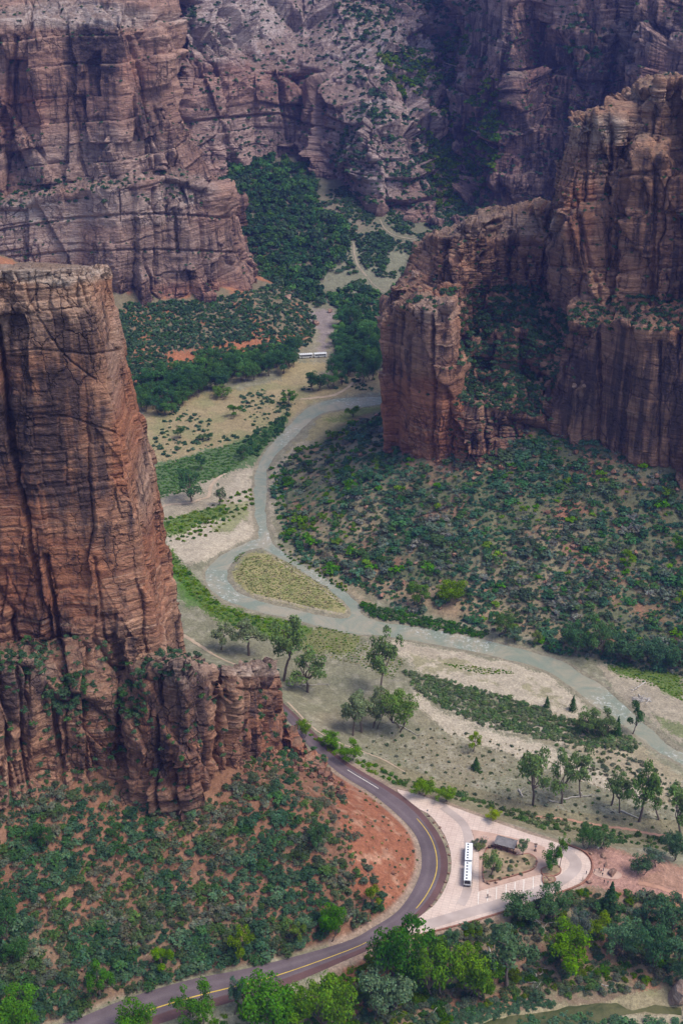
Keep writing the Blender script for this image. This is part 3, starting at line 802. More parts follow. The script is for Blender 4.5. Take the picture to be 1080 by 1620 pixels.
# ---- left rock tower
Y0 = 386.0
def tow(bx, mx, tx, by, my, ty, yb, yt, tb=0):
    # rows: sunk base, base, middle, top edge, cap, roof behind
    yb -= 13; m = (yb + yt) / 2
    return [(bx, by + 60, yb - 2), (bx, by, yb), (mx, my, m), (tx, ty, yt), (tx - 2 if tb == 0 else tx + tb, ty - 6, yt + 8), (tx - 6 + tb, ty - 8, yt + 40)]
st = [tow(-270, -270, -270, 1050, 750, 432, 384, 392),
      tow(-60, -60, -60, 1050, 750, 430, 385, 393),
      tow(40, 20, 2, 1050, 750, 430, 388, 394),
      tow(86, 48, 20, 1050, 755, 428, 385, 393),
      tow(170, 128, 70, 1045, 755, 427, 386, 394),
      tow(254, 204, 130, 1038, 758, 430, 391, 397),
      tow(285, 241, 167, 1034, 748, 432, 436, 446),
      tow(285, 241, 160, 1010, 735, 432, 480, 482),
      tow(240, 190, 120, 1000, 720, 430, 500, 500, -20),
      tow(120, 80, 30, 1000, 720, 430, 505, 505, -20)]
add_cliff('tower', st, 'tall dark varnished sandstone tower with an orange edge rising above the lower road', step=1.4, amp=.72, bed=14, joint=19, seed=1, sm=1, obl=.35, calm=[(110, 700, 160, 260, .35)], dip=-.05, benchamp=.4,
    cracks=[([(-5,520),(6,600),(14,690),(28,770),(46,850),(62,930),(78,1000),(92,1060)], 3.8, 6), ([(70,880),(80,930),(88,980),(100,1060)], 3.5, 5), ([(150,880),(160,960),(170,1040)], 2, 1.5),
            ([(128,445),(150,520),(165,560)], 2, 1.2), ([(0,560),(60,552),(140,560),(180,555)], 1.5, .8), ([(40,655),(110,660),(200,690)], 1.6, .7), ([(205,760),(225,860),(250,1000)], 1.6, .8), ([(60,500),(100,560),(150,600)], 1.5, .8)],
    paints=[('pale', 75, 428, 120, 22, .9), ('pale', 60, 500, 120, 55, .28), ('varn', 90, 700, 120, 95, .42), ('varn', 110, 560, 90, 50, .14), ('varn', 100, 830, 110, 70, .2), ('red', 100, 640, 140, 120, .35), ('red', 110, 860, 140, 110, .6),
            ('red', 205, 640, 26, 160, .75), ('red', 250, 880, 26, 130, .7), ('red', 170, 480, 22, 60, .5), ('pale', 185, 560, 18, 90, .3), ('pale', 232, 760, 16, 80, .25),
            ('varn', 200, 620, 30, 190, -.55), ('varn', 245, 880, 30, 160, -.5), ('red', 100, 900, 80, 50, .5), ('red', 30, 830, 40, 120, .4), ('varn', 75, 450, 120, 40, -.45), ('red', 60, 980, 90, 40, .5)])
# ---- lower tier and ridge below the tower
def tier(px, by, ty, dY=0.0, bx=None, by2=None, lean=7, yt=None, back=1008, yb=392):
    bx = px if bx is None else bx
    b0, b1 = base_rows(bx, by, dY)
    yt = (b1[2] + lean) if yt is None else yt
    my = (by + ty) / 2
    if 50 < px < 215: yb = yt + 10
    return [b0, b1, ((bx + px) / 2, my, (b1[2] + yt) / 2 - 1), (px, ty, yt), (px, ty - (ty - back) * .5, (yt + yb) / 2), (px, back, yb)]
st = [tier(-270, 1300, 1062), tier(-60, 1285, 1050), tier(0, 1272, 1040), tier(55, 1262, 1052), tier(72, 1258, 1085, 4), tier(95, 1256, 1105, 3), tier(130, 1252, 1098), tier(168, 1256, 1118, 2), tier(188, 1266, 1128, 5),
      tier(208, 1276, 1105), tier(238, 1284, 1062, -1), tier(262, 1288, 1052, -3, back=1030), tier(300, 1286, 1047, -4, back=1036, yb=388), tier(332, 1278, 1066, -2, back=1054, yb=392), tier(345, 1262, 1100, 3, back=1088, yb=396), tier(362, 1240, 1064, 2, back=1052, yb=404), tier(418, 1196, 1056, 0, back=1044, yb=420), tier(446, 1184, 1078, 0, bx=450, back=1062, yb=425),
      tier(460, 1196, 1164, 0, bx=464, back=1150, yb=425), tier(492, 1212, 1196, 0, back=1190, yb=412), tier(520, 1226, 1220, 0, back=1218, yb=406)]
add_cliff('tier', st, 'broken blocky red rock ledges at the foot of the tall tower above the shrubby talus', step=1.5, amp=1.25, bed=7, joint=9, seed=2, sm=1, fine=1.2, big=1.5,
    cracks=[([(85,1100),(92,1180),(100,1260)], 3, 4), ([(188,1120),(190,1200),(196,1270)], 4, 5), ([(345,1060),(350,1130),(352,1230)], 3, 5), ([(246,1070),(246,1180),(250,1280)], 2.5, 3.5), ([(406,1062),(412,1110),(424,1160)], 2, 3.5), ([(30,1060),(38,1160),(46,1260)], 2.5, 3), ([(140,1110),(140,1250)], 2.2, 2.5),
            ([(364,1088),(400,1092),(448,1090)], 2, 2), ([(360,1130),(400,1128),(440,1136)], 1.5, 1.5), ([(255,1150),(300,1158),(340,1150)], 1.6, 1.3), ([(255,1215),(300,1222),(345,1205)], 1.6, 1.3)],
    paints=[('varn', 50, 1120, 90, 50, .3), ('varn', 300, 1110, 50, 60, .25), ('red', 270, 1190, 260, 60, .45), ('pale', 400, 1055, 70, 16, .75), ('pale', 300, 1060, 50, 28, .5), ('pale', 30, 1060, 60, 20, .3), ('red', 510, 1210, 50, 40, .9), ('red', 230, 1120, 18, 60, .6), ('red', 450, 1140, 60, 70, .45), ('varn', 400, 1120, 60, 60, .12)])

# ---- right butte
def but(r0, r1, r2, r3, r4, dy0=0, lean=6, bench=28, r3b=None, b2=2, y3=None, y4=None, Y0=None, roof=60, rpy=None, band=None):
    if Y0 is None: b0, b1 = base_rows(*r0, dy0)
    else:
        p = at(*r0, Y0); b0, b1 = spx((p[0], p[1], p[2] - 16)), (*r0, Y0)
    Y1 = b1[2] + lean; Y2 = Y1 + bench; Y3 = y3 or Y2 + 5; Y4 = y4 or Y3 + b2 + 6
    rp = r4[1] - (4 if rpy is None else rpy)
    mid = ((r0[0] + r1[0]) / 2, (r0[1] + r1[1]) / 2, (b1[2] + Y1) / 2 - 1)
    lp = lambda f: (r1[0] + (r2[0] - r1[0]) * f, r1[1] + (r2[1] - r1[1]) * f, Y1 + (Y2 - Y1) * f)
    m1, m2 = lp(.4), lp(.6)
    if band: m1 = (band[0], band[1], Y1 + bench * band[3]); m2 = (band[0] + 3, band[2], Y1 + bench * band[3] + 5)
    return [b0, b1, mid, (*r1, Y1), m1, m2, (*r2, Y2), (*r3, Y3), (*(r3b or (r3[0], r3[1] - 5)), Y3 + b2), (*r4, Y4), (r4[0] + 2, rp, Y4 + roof), (r4[0] + 2, rp + 60, Y4 + roof + 30)]
B0 = hit(650, 715)[1]
st = [but((670,640),(690,470),(700,455),(705,425),(708,400), Y0=B0+150, lean=4, bench=10),
      but((622,650),(628,478),(655,462),(662,430),(668,398), Y0=B0+85, lean=4, bench=10),
      but((607,694),(603,512),(634,478),(655,440),(668,398), Y0=B0+10),
      but((626,712),(622,492),(642,474),(660,440),(672,394), 0, bench=26),
      but((655,724),(650,486),(668,466),(690,425),(694,386), 0, bench=30),
      but((690,736),(712,498),(724,464),(730,412),(738,362), 0, bench=32),
      but((716,728),(722,630),(742,462),(752,408),(760,352), 3, lean=6, bench=60, band=(732,585,520,.45)),
      but((730,722),(728,646),(765,466),(782,392),(795,348), 0, lean=5, bench=78, r3b=(785,378), b2=9, band=(752,598,552,.40)),
      but((790,716),(792,656),(832,470),(836,384),(842,334), 0, lean=5, bench=80, r3b=(838,368), b2=9, band=(812,588,530,.38)),
      but((850,704),(856,668),(862,476),(866,392),(876,340), 0, lean=5, bench=78, r3b=(868,378), b2=8, band=(860,610,548,.30)),
      but((872,700),(884,610),(884,480),(880,420),(893,318), 0, lean=5, bench=60, r3b=(884,410), b2=5),
      but((890,700),(900,524),(902,486),(893,352),(914,206), 0, lean=5, bench=20, r3b=(897,338), b2=7),
      but((918,702),(925,520),(930,478),(928,344),(930,192), 0, lean=5, bench=24, r3b=(930,326), b2=6),
      but((945,706),(950,517),(960,490),(952,338),(958,189), 0, lean=5, bench=30, r3b=(952,322), b2=5),
      but((966,716),(968,519),(972,498),(968,330),(976,190), 0, lean=5, bench=34, r3b=(968,318), b2=6),
      but((985,728),(985,520),(990,500),(984,262),(986,178), 0, lean=5, bench=36, r3b=(984,232), b2=22),
      but((1015,742),(1018,522),(1022,496),(1014,252),(1010,150), 0, lean=5, bench=34, r3b=(1012,224), b2=24),
      but((1050,750),(1052,524),(1056,490),(1050,262),(1042,139), 0, lean=5, bench=34, r3b=(1048,236), b2=20),
      but((1080,757),(1082,526),(1086,486),(1084,300),(1072,140), 0, lean=5, bench=36, r3b=(1082,262), b2=24),
      but((1180,790),(1180,540),(1180,500),(1180,300),(1130,150), 0, lean=5, bench=36, r3b=(1180,270), b2=20),
      but((1330,850),(1330,560),(1330,520),(1330,290),(1330,110), 0, lean=5, bench=22)]
add_cliff('butte', st, 'massive stepped red sandstone butte with dark varnish standing over the inside of the river bend', step=1.5, amp=1.5, bed=9, joint=15, seed=3, sm=1, big=2.5, dip=.04, fine=1.1, benchamp=1.8, calm=[(1000, 630, 115, 115, .82), (660, 620, 75, 130, .55), (1000, 360, 120, 130, .3), (920, 660, 50, 40, .6)],
    cracks=[([(690,500),(688,580),(684,660),(680,735)], 2.2, 4), ([(648,500),(646,600),(644,720)], 2, 3), ([(735,370),(732,420)], 3, 4), ([(755,360),(757,440)], 2.5, 3.5), ([(700,390),(700,450)], 2.2, 3), ([(868,345),(862,420),(856,460)], 4, 6), ([(968,200),(966,300),(962,400),(955,480)], 3, 5), ([(908,300),(930,420),(940,500)], 2, 3),
            ([(946,530),(946,620),(944,700)], 2.5, 3.5), ([(1044,540),(1042,640),(1040,740)], 2, 2), ([(895,330),(960,345),(1080,330)], 1.8, 1.6), ([(905,262),(980,280),(1080,262)], 1.8, 1.5), ([(880,420),(960,430),(1060,425)], 1.8, 1.5), ([(780,650),(782,720)], 2, 2.5), ([(835,655),(832,720)], 2, 2.5), ([(1030,180),(1034,300),(1030,470)], 2.5, 3), ([(818,345),(816,450)], 2, 2.5)],
    paints=[('varn', 1000, 620, 130, 90, .38), ('varn', 1010, 330, 110, 90, .16), ('red', 1000, 380, 110, 120, .3), ('varn', 900, 620, 40, 60, .2), ('varn', 640, 570, 30, 70, .22), ('varn', 800, 410, 80, 50, .12), ('varn', 790, 680, 60, 30, .2),
            ('red', 660, 670, 75, 75, 1.0), ('varn', 660, 660, 80, 80, -.25), ('red', 620, 640, 26, 90, .6), ('red', 780, 700, 90, 30, .5), ('red', 700, 560, 40, 110, .35), ('pale', 690, 490, 40, 20, .55), ('pale', 780, 355, 110, 22, .5), ('pale', 935, 210, 60, 26, .5), ('pale', 1040, 155, 50, 30, .4), ('pale', 985, 205, 60, 24, .4), ('red', 915, 300, 26, 120, .6), ('pale', 930, 260, 50, 30, .25), ('red', 1075, 500, 22, 40, .8),
            ('pale', 920, 640, 40, 30, .3), ('pale', 690, 540, 36, 40, .25), ('red', 700, 430, 60, 40, .3)])

# ---- far left cliff
def fl(px, r0, r1, r2, r3, r4, r5, sh=(0, 0, 0, 0, 0, 0), dY=0, bench=22, Y0=None, top=-30, dtop=60):
    if Y0 is None: b0, b1 = base_rows(px + sh[0], r0, dY)
    else:
        p = at(px + sh[0], r0, Y0); b0, b1 = spx((p[0], p[1], p[2] - 20)), (px + sh[0], r0, Y0)
    Y1 = b1[2] + 9; Y2 = Y1 + bench; Y3 = Y2 + 10; Y4 = Y3 + 10; Y5 = Y4 + 16
    return [b0, b1, (px + sh[1], r1, Y1), (px + sh[2], r2, Y2), (px + sh[3], r3, Y3), (px + sh[4], r4, Y4), (px + sh[5], r5, Y5), (px + sh[5], r5 - 12, Y5 + dtop), (px + sh[5], top, Y5 + dtop + 40)]
YF = hit(250, 474)[1]
st = [fl(-260, 500, 345, 322, 190, 60, 18, Y0=YF-30), fl(-100, 490, 338, 314, 185, 52, 14, Y0=YF-10), fl(0, 480, 333, 306, 180, 46, 12, Y0=YF), fl(130, 476, 311, 290, 172, 38, 6, Y0=YF), fl(190, 474, 298, 282, 168, 42, 10),
      fl(246, 473, 288, 274, 160, 52, 16), fl(262, 473, 286, 270, 162, 100, 46, (-2, 0, 2, 2, -8, -14), dY=6), fl(300, 471, 283, 272, 196, 128, 84, (0, 0, -8, -26, -42, -52)), fl(345, 463, 300, 290, 212, 142, 102, (0, -4, -30, -68, -84, -96), dY=2),
      fl(385, 455, 322, 306, 232, 152, 112, (0, -24, -60, -104, -122, -130), dY=10), fl(392, 446, 318, 300, 226, 150, 112, (0, -18, -70, -116, -128, -134), Y0=hit(385, 455)[1] + 60),
      fl(380, 430, 310, 296, 222, 150, 112, (-20, -30, -90, -120, -135, -140), Y0=hit(385, 455)[1] + 150)]
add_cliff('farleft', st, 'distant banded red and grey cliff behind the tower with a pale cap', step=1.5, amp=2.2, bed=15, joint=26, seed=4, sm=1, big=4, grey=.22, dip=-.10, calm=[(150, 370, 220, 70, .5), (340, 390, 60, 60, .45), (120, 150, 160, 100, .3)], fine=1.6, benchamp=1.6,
    cracks=[([(245,300),(248,380),(246,460)], 3, 8), ([(318,310),(322,380),(326,450)], 2.4, 4), ([(275,330),(280,400)], 2.4, 4), ([(30,60),(20,160),(10,250)], 3, 7), ([(186,300),(190,350)], 2, 4), ([(120,180),(128,250),(140,290)], 2.4, 4), ([(210,60),(230,160),(236,270)], 2.6, 4), ([(0,365),(120,345),(240,338),(360,345)], 1.8, 2.5), ([(0,410),(120,398),(250,395),(375,400)], 1.8, 2)],
    paints=[('pale', 130, 25, 160, 24, 1.0), ('pale', 170, 330, 150, 30, .6), ('pale', 40, 370, 90, 60, .55), ('pale', 300, 300, 60, 24, .5), ('pale', 120, 250, 160, 50, .4), ('varn', 150, 370, 240, 90, -.22), ('varn', 130, 200, 180, 110, -.12), ('pale', 250, 400, 130, 50, .3), ('varn', 150, 80, 60, 36, .75), ('varn', 120, 130, 110, 30, .4), ('varn', 170, 190, 110, 26, .3), ('red', 30, 190, 50, 70, .8), ('red', 215, 90, 40, 40, .5), ('red', 130, 130, 110, 60, .35), ('red', 320, 465, 90, 22, .8), ('varn', 290, 380, 90, 50, .2), ('varn', 260, 220, 40, 60, .1)])

# ---- head of the valley
def bk(px, by, *rows, dY=0):
    b0, b1 = base_rows(px, by, dY)
    return [b0, b1] + [(px + (r[2] if len(r) > 2 else 0), r[0], b1[2] + r[1]) for r in rows]
st = [bk(-200, 330, (250,10),(180,20),(110,32),(50,46),(0,60),(-90,90),(-200,130)), bk(120, 330, (250,10),(180,20),(110,32),(50,46),(0,60),(-90,90),(-200,130)), bk(240, 300, (240,10),(180,16),(120,24),(60,36),(0,50),(-90,80),(-200,120)),
      bk(268, 292, (240,22),(180,40),(120,60),(60,84),(0,110),(-90,150),(-200,190)), bk(296, 288, (235,10),(175,16),(118,24),(60,40),(0,64),(-90,100),(-200,140)), bk(350, 280, (230,6),(172,12),(115,24),(60,50),(0,80),(-90,130),(-200,170)),
      bk(400, 256, (215,4),(165,8),(110,22),(60,54),(0,88),(-90,140),(-200,190)), bk(440, 250, (215,2),(160,8),(112,20),(60,60),(0,100),(-90,150),(-200,200)), bk(480, 248, (210,8),(160,16),(108,34),(60,74),(0,118),(-90,170),(-200,220)),
      bk(540, 300, (240,8),(190,18),(120,70),(70,110),(0,160),(-90,210),(-200,260)), bk(600, 330, (258,14),(205,30),(140,72),(80,124),(0,190),(-90,240),(-200,290)), bk(650, 350, (280,24),(220,50),(150,104),(90,160),(0,236),(-90,290),(-200,330)),
      bk(690, 352, (290,50),(230,90),(160,150),(90,200),(0,260),(-90,300),(-200,340)), bk(735, 345, (290,40),(235,74),(170,120),(95,160),(0,206),(-90,250),(-200,290)), bk(765, 340, (280,4),(220,14),(165,26),(100,60),(0,90),(-90,130),(-200,170)),
      bk(810, 345, (280,-14),(220,-4),(160,8),(90,24),(0,48),(-90,80),(-200,120)), bk(852, 345, (280,-6),(220,6),(160,24),(100,52),(0,84),(-90,110),(-200,150)), bk(895, 345, (280,-30),(220,-20),(160,-8),(90,8),(0,34),(-90,64),(-200,104)),
      bk(950, 345, (280,-50),(220,-42),(160,-30),(90,-10),(0,14),(-90,44),(-200,84)), bk(985, 345, (280,-40),(220,-28),(160,-10),(90,10),(0,40),(-90,64),(-200,104)), bk(1030, 345, (280,-90),(220,-82),(160,-70),(90,-56),(0,-30),(-90,0),(-200,40)), bk(1090, 345, (280,-120),(220,-112),(160,-100),(90,-86),(0,-60),(-90,-30),(-200,10)), bk(1330, 345, (280,-190),(220,-182),(160,-170),(90,-150),(0,-130),(-90,-100),(-200,-60))]
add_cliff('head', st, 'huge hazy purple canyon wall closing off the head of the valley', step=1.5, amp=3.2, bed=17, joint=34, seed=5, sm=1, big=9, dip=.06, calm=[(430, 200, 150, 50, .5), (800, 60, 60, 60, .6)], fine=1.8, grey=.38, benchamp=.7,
    cracks=[([(270,0),(275,90),(285,180),(296,260)], 5, 14), ([(440,100),(445,160),(455,220)], 3, 7), ([(800,110),(790,200),(770,300)], 3.5, 8), ([(905,60),(890,150),(880,260)], 4, 10), ([(985,20),(970,120),(955,180)], 5, 12), ([(840,160),(850,260)], 3, 7), ([(290,195),(340,188),(440,180),(520,205)], 2, 4), ([(960,60),(1000,100)], 3, 7), ([(1040,40),(1030,140)], 4, 8), ([(700,100),(690,180)], 3, 6)],
    paints=[('pale', 360, 40, 100, 60, .95), ('pale', 540, 40, 150, 70, .75), ('pale', 600, 230, 110, 80, .6), ('pale', 620, 120, 130, 70, .55), ('pale', 420, 220, 150, 50, .35), ('pale', 760, 50, 50, 60, .35), ('varn', 450, 180, 200, 100, -.3), ('red', 860, 90, 60, 60, .4), ('pale', 1010, 60, 70, 40, .4), ('varn', 840, 200, 110, 140, .35), ('red', 860, 180, 140, 120, .2), ('varn', 800, 60, 70, 60, .25), ('varn', 430, 170, 130, 30, .25), ('varn', 970, 110, 120, 100, .2), ('red', 400, 120, 110, 50, .4), ('red', 1030, 80, 30, 60, .7), ('red', 850, 130, 24, 50, .7), ('pale', 570, 300, 50, 36, .3), ('red', 800, 240, 20, 60, .5), ('varn', 560, 300, 120, 30, -.3), ('varn', 360, 40, 120, 60, -.4), ('varn', 560, 60, 140, 60, -.2)])
# ------------------------------------------------------------------ foliage
def leaf_mat():
    t = NT('foliage')
    c = t.attr('col', True); oc = t.n('ShaderNodeObjectInfo').outputs['Color']
    c = t.mix(1.0, c, oc, 'MULTIPLY')
    n = t.noise(t.pos(), .6, 2)
    c = t.hsv(c, sa=1.2, v=t.rng(n, .3, .7, 1.2, 1.75))
    a = t.n('ShaderNodeBsdfDiffuse', i_Color=c, i_Roughness=.6); b = t.n('ShaderNodeBsdfTranslucent', i_Color=t.hsv(c, h=.49, v=1.15))
    m = t.n('ShaderNodeMixShader', i_0=.3); t.l(a.outputs[0], m.inputs[1]); t.l(b.outputs[0], m.inputs[2])
    t.l(m.outputs[0], t.out.inputs[0]); return t.m
LEAF = leaf_mat()
BARK = plain('bark', (.13,.10,.08), .95, .1, .35, 2.0); DEADWOOD = plain('dead_wood', (.40,.36,.31), .95, .1, .25, 2.0)

def quads_on(c, nrm, size, r):
    """one small leaf spray (quad) per centre"""
    n = len(c)
    nrm = nrm / (np.linalg.norm(nrm, axis=1, keepdims=True) + 1e-9)
    a = np.cross(nrm, r.normal(size=(n, 3))); a /= np.linalg.norm(a, axis=1, keepdims=True) + 1e-9
    b = np.cross(nrm, a)
    s = size * r.uniform(.6, 1.3, n)[:, None] if np.isscalar(size) else (size * r.uniform(.6, 1.3, n))[:, None]
    a = a * s * .5; b = b * s * .5 * r.uniform(.55, 1, n)[:, None]
    return np.stack([c - a - b, c + a - b * .6, c + a * .8 + b, c - a * .7 + b * .9], 1)

def lump_points(centres, radii, n, r, flat=.8, low=-.35):
    """points spread over the shells of many lumps"""
    w = radii ** 2; k = r.choice(len(centres), n, p=w / w.sum())
    d = r.normal(size=(n, 3)); d /= np.linalg.norm(d, axis=1, keepdims=True)
    d[:, 2] = np.where(d[:, 2] < low, -d[:, 2], d[:, 2])
    rad = radii[k] * (1 - .45 * r.random(n) ** 2)
    return centres[k] + d * rad[:, None] * np.array([1, 1, flat]), d, k

def shrub_geo(seed, nq=230, q=.21, tall=.85):
    r = np.random.default_rng(seed)
    m = r.integers(6, 11)
    ang = r.uniform(0, 6.28, m); rad = r.uniform(0, .68, m) ** .8
    cen = np.stack([np.cos(ang) * rad, np.sin(ang) * rad, tall * (.28 + .38 * r.random(m)) * (1.1 - .6 * rad)], 1)
    rr = r.uniform(.26, .46, m)
    P, d, k = lump_points(cen, rr, nq, r, .85)
    P[:, 2] = np.maximum(P[:, 2], .02)
    Q = quads_on(P, d + np.array([0, 0, .35]) + r.normal(size=P.shape) * .45, q, r)
    lump = r.uniform(.78, 1.22, m)[k]
    v = lump * r.uniform(.72, 1.28, nq)
    col = np.stack([v * r.uniform(.85, 1.2, nq), v, v * r.uniform(.8, 1.15, nq)], 1)
    return Q, col

def quad_mesh(name, Q, col):
    V = Q.reshape(-1, 3); F = np.arange(len(V)).reshape(-1, 4)
    return np_mesh(name, V, F, {'col': np.repeat(col, 4, 0)})

def scatter_stuff(name, pos, size, colr, templates, label, cat, seed=0, mat=None):
    """one mesh of very many plants"""
    r = np.random.default_rng(seed); Vs = []; Cs = []
    pick = r.integers(0, len(templates), len(pos))
    for k, (Q, qc) in enumerate(templates):
        s = np.nonzero(pick == k)[0]
        if not len(s): continue
        a = r.uniform(0, 6.28, len(s)); c_, s_ = np.cos(a), np.sin(a)
        V = Q.reshape(-1, 3)
        X = c_[:, None] * V[None, :, 0] - s_[:, None] * V[None, :, 1]; Y = s_[:, None] * V[None, :, 0] + c_[:, None] * V[None, :, 1]
        Z = np.broadcast_to(V[None, :, 2], X.shape)
        sz = size[s]
        if sz.ndim == 1: sz = np.stack([sz, sz], 1)
        W_ = np.stack([X * sz[:, :1], Y * sz[:, :1], Z * sz[:, 1:]], 2) + pos[s][:, None]
        Vs.append(W_.reshape(-1, 3)); Cs.append((colr[s][:, None] * np.repeat(qc, 4, 0)[None]).reshape(-1, 3))
    V = np.concatenate(Vs); c = np.concatenate(Cs)
    o = link(name, np_mesh(name, V, np.arange(len(V)).reshape(-1, 4), {'col': c}), mat or LEAF)
    return tag(o, label, cat, kind='stuff')

def hits(PX, PY):
    PX = np.asarray(PX, float); PY = np.asarray(PY, float)
    x, y, z = ray(PX, PY); Ys = np.arange(250, 1560, 4.0)
    out = np.full(len(PX), Ys[-1])
    done = np.zeros(len(PX), bool)
    for Y in Ys:
        t = Y / y; m = (~done) & (HCAM + z * t <= ground(x * t, np.full_like(t, Y)))
        out[m] = Y; done |= m
        if done.all(): break
    a = out - 4; b = out.copy()
    for _ in range(6):
        c = (a + b) / 2; t = c / y; m = HCAM + z * t <= ground(x * t, c)
        b = np.where(m, c, b); a = np.where(m, a, c)
    t = b / y
    X = np.stack([x * t, b, ground(x * t, b)], 1)
    return X

def darts(poly, spacing, seed, n=6000, dens=None, aspect=.75):
    """picture points inside a region, kept apart by the spacing (a number or a function)"""
    r = np.random.default_rng(seed)
    xs = [p[0] for p in poly]; ys = [p[1] for p in poly]
    px = r.uniform(min(xs), max(xs), n); py = r.uniform(min(ys), max(ys), n)
    m = inpoly(px, py, poly)
    if dens is not None: m &= r.random(n) < dens(px, py)
    px, py = px[m], py[m]
    keep = []; cell = {}
    for i in range(len(px)):
        sp = spacing
        gx, gy = int(px[i] // sp), int(py[i] / aspect // sp)
        ok = True
        for a in (-1, 0, 1):
            for b in (-1, 0, 1):
                for j in cell.get((gx + a, gy + b), ()):
                    if (px[j] - px[i]) ** 2 + ((py[j] - py[i]) / aspect) ** 2 < sp * sp: ok = False; break
                if not ok: break
            if not ok: break
        if ok: cell.setdefault((gx, gy), []).append(i); keep.append(i)
    return px[keep], py[keep]

def px_m(P):                                      # metres per picture pixel at a place
    P = np.atleast_2d(P)
    return (P[:, 1] * CP - (P[:, 2] - HCAM) * SP) / FPX

SAGE = np.array([[.062,.080,.042],[.052,.075,.036],[.075,.092,.062],[.085,.088,.060],[.060,.095,.036],[.095,.105,.075],[.050,.066,.040]])
GREENS = np.array([[.06,.12,.022],[.085,.14,.022],[.05,.10,.03],[.10,.14,.03]])
TEAL = np.array([[.042,.075,.045],[.036,.066,.038],[.052,.085,.050],[.06,.095,.055],[.045,.085,.036]])
SH_N = [shrub_geo(100 + k, 330, .185) for k in range(7)]
SH_M = [shrub_geo(200 + k, 150, .27) for k in range(7)]
SH_F = [shrub_geo(300 + k, 64, .42) for k in range(6)]

# ---- shrubs of the near talus: each one a thing
def noise_px(sx, s): return lambda a, b: np.clip(.5 + 1.5 * fbm2(a / sx, b / sx * 1.25, s, 3), 0, 1)
TAL = [(-170,1262),(-15,1248),(60,1238),(130,1228),(240,1270),(300,1282),(350,1255),(400,1205),(455,1188),(520,1232),(548,1262),(556,1300),(560,1340),(600,1400),(612,1432),(560,1462),(500,1486),(400,1520),(300,1540),(200,1570),(100,1606),(-15,1638),(-170,1680)]
px, py = darts(TAL, 9.4, 1, 18000, lambda a, b: np.clip(noise_px(60, 401)(a, b) + .26, 0, 1))
H = hits(px, py); r = np.random.default_rng(5)
siz = px_m(H) * np.clip(np.exp(r.normal(2.25, .36, len(H))), 4.5, 19) * (1 + .2 * (py > 1450))
near = r.permutation(len(H))
order = np.argsort(-siz + 1e3 * ((px < -12) | (py > 1625)))
# shared shapes
SHM = [quad_mesh('shrub', Q, c) for Q, c in SH_N]
for m in SHM: m.materials.append(LEAF)
cl = fbm2(px / 45, py / 45, 77, 2)
def shrub_thing(P, s, colr, label, group, tall=1.0, name='shrub', mesh=None):
    o = bpy.data.objects.new(name, mesh or SHM[int(r.integers(len(SHM)))]); C.objects.link(o)
    o.location = (P[0], P[1], P[2] - .12 * s); o.rotation_euler = (0, 0, r.uniform(0, 6.28)); o.scale = (s, s, s * tall)
    o.color = (*colr, 1)
    return tag(o, label, 'shrub', group)
NIND = 250
for i in order[:NIND]:
    pal = TEAL if cl[i] > 0 else SAGE
    c = pal[r.integers(len(pal))] * r.uniform(.75, 1.3)
    shrub_thing(H[i], siz[i], c, 'dark green desert shrub growing on the red talus under the blocky ledges', 'shrubs on the talus below the tower', r.uniform(.8, 1.1))
rest = order[NIND:]
pal = np.where((cl[rest] > 0)[:, None], TEAL[r.integers(0, 5, len(rest))], SAGE[r.integers(0, 7, len(rest))])
scatter_stuff('shrubs', H[rest] - np.array([0, 0, .2]), siz[rest], pal * r.uniform(.85, 1.2, (len(rest), 1)), SH_M, 'smaller scrub filling the gaps between the talus shrubs', 'shrubs', 5)
# sparse small plants on the red slope by the bend and all over the talus
px, py = darts([(-15,1262),(300,1292),(455,1195),(545,1236),(600,1265),(655,1320),(662,1365),(645,1405),(600,1442),(500,1488),(300,1548),(80,1618),(-15,1640)], 8, 2, 5200, lambda a, b: .45 + 0 * a)
P = hits(px, py); s = px_m(P) * r.uniform(1.6, 4.2, len(P))
scatter_stuff('scrub', P - np.array([0, 0, .05]), s, (np.where(r.random((len(P), 1)) < .3, np.array([[.16,.14,.07]]), SAGE[r.integers(0, 7, len(P))])) * r.uniform(.8, 1.3, (len(P), 1)), SH_F, 'low sparse scrub dotted over the red talus beside the road', 'scrub', 6)

for poly_, n_, lab_ in ((ISLAND, 26, 'low plant growing in the planted island of the stop'), ([(749,1330),(757,1327),(766,1333),(764,1342),(752,1343)], 7, 'green shrub of the small bed beside the bus')):
    qx, qy = darts(poly_, 6, 7, 600)
    for a_, b_ in list(zip(qx, qy))[:n_]:
        p_ = on(a_, b_, ZR + .65); shrub_thing((p_[0], p_[1], ZR + .64), r.uniform(.5, 1.5) if n_ > 10 else r.uniform(1, 2), SAGE[r.integers(0, 7)] if r.random() < .6 else np.array([.11,.13,.06]), lab_, 'plants of the planted island' if n_ > 10 else 'shrubs of the bed beside the bus', r.uniform(.6, 1.1))
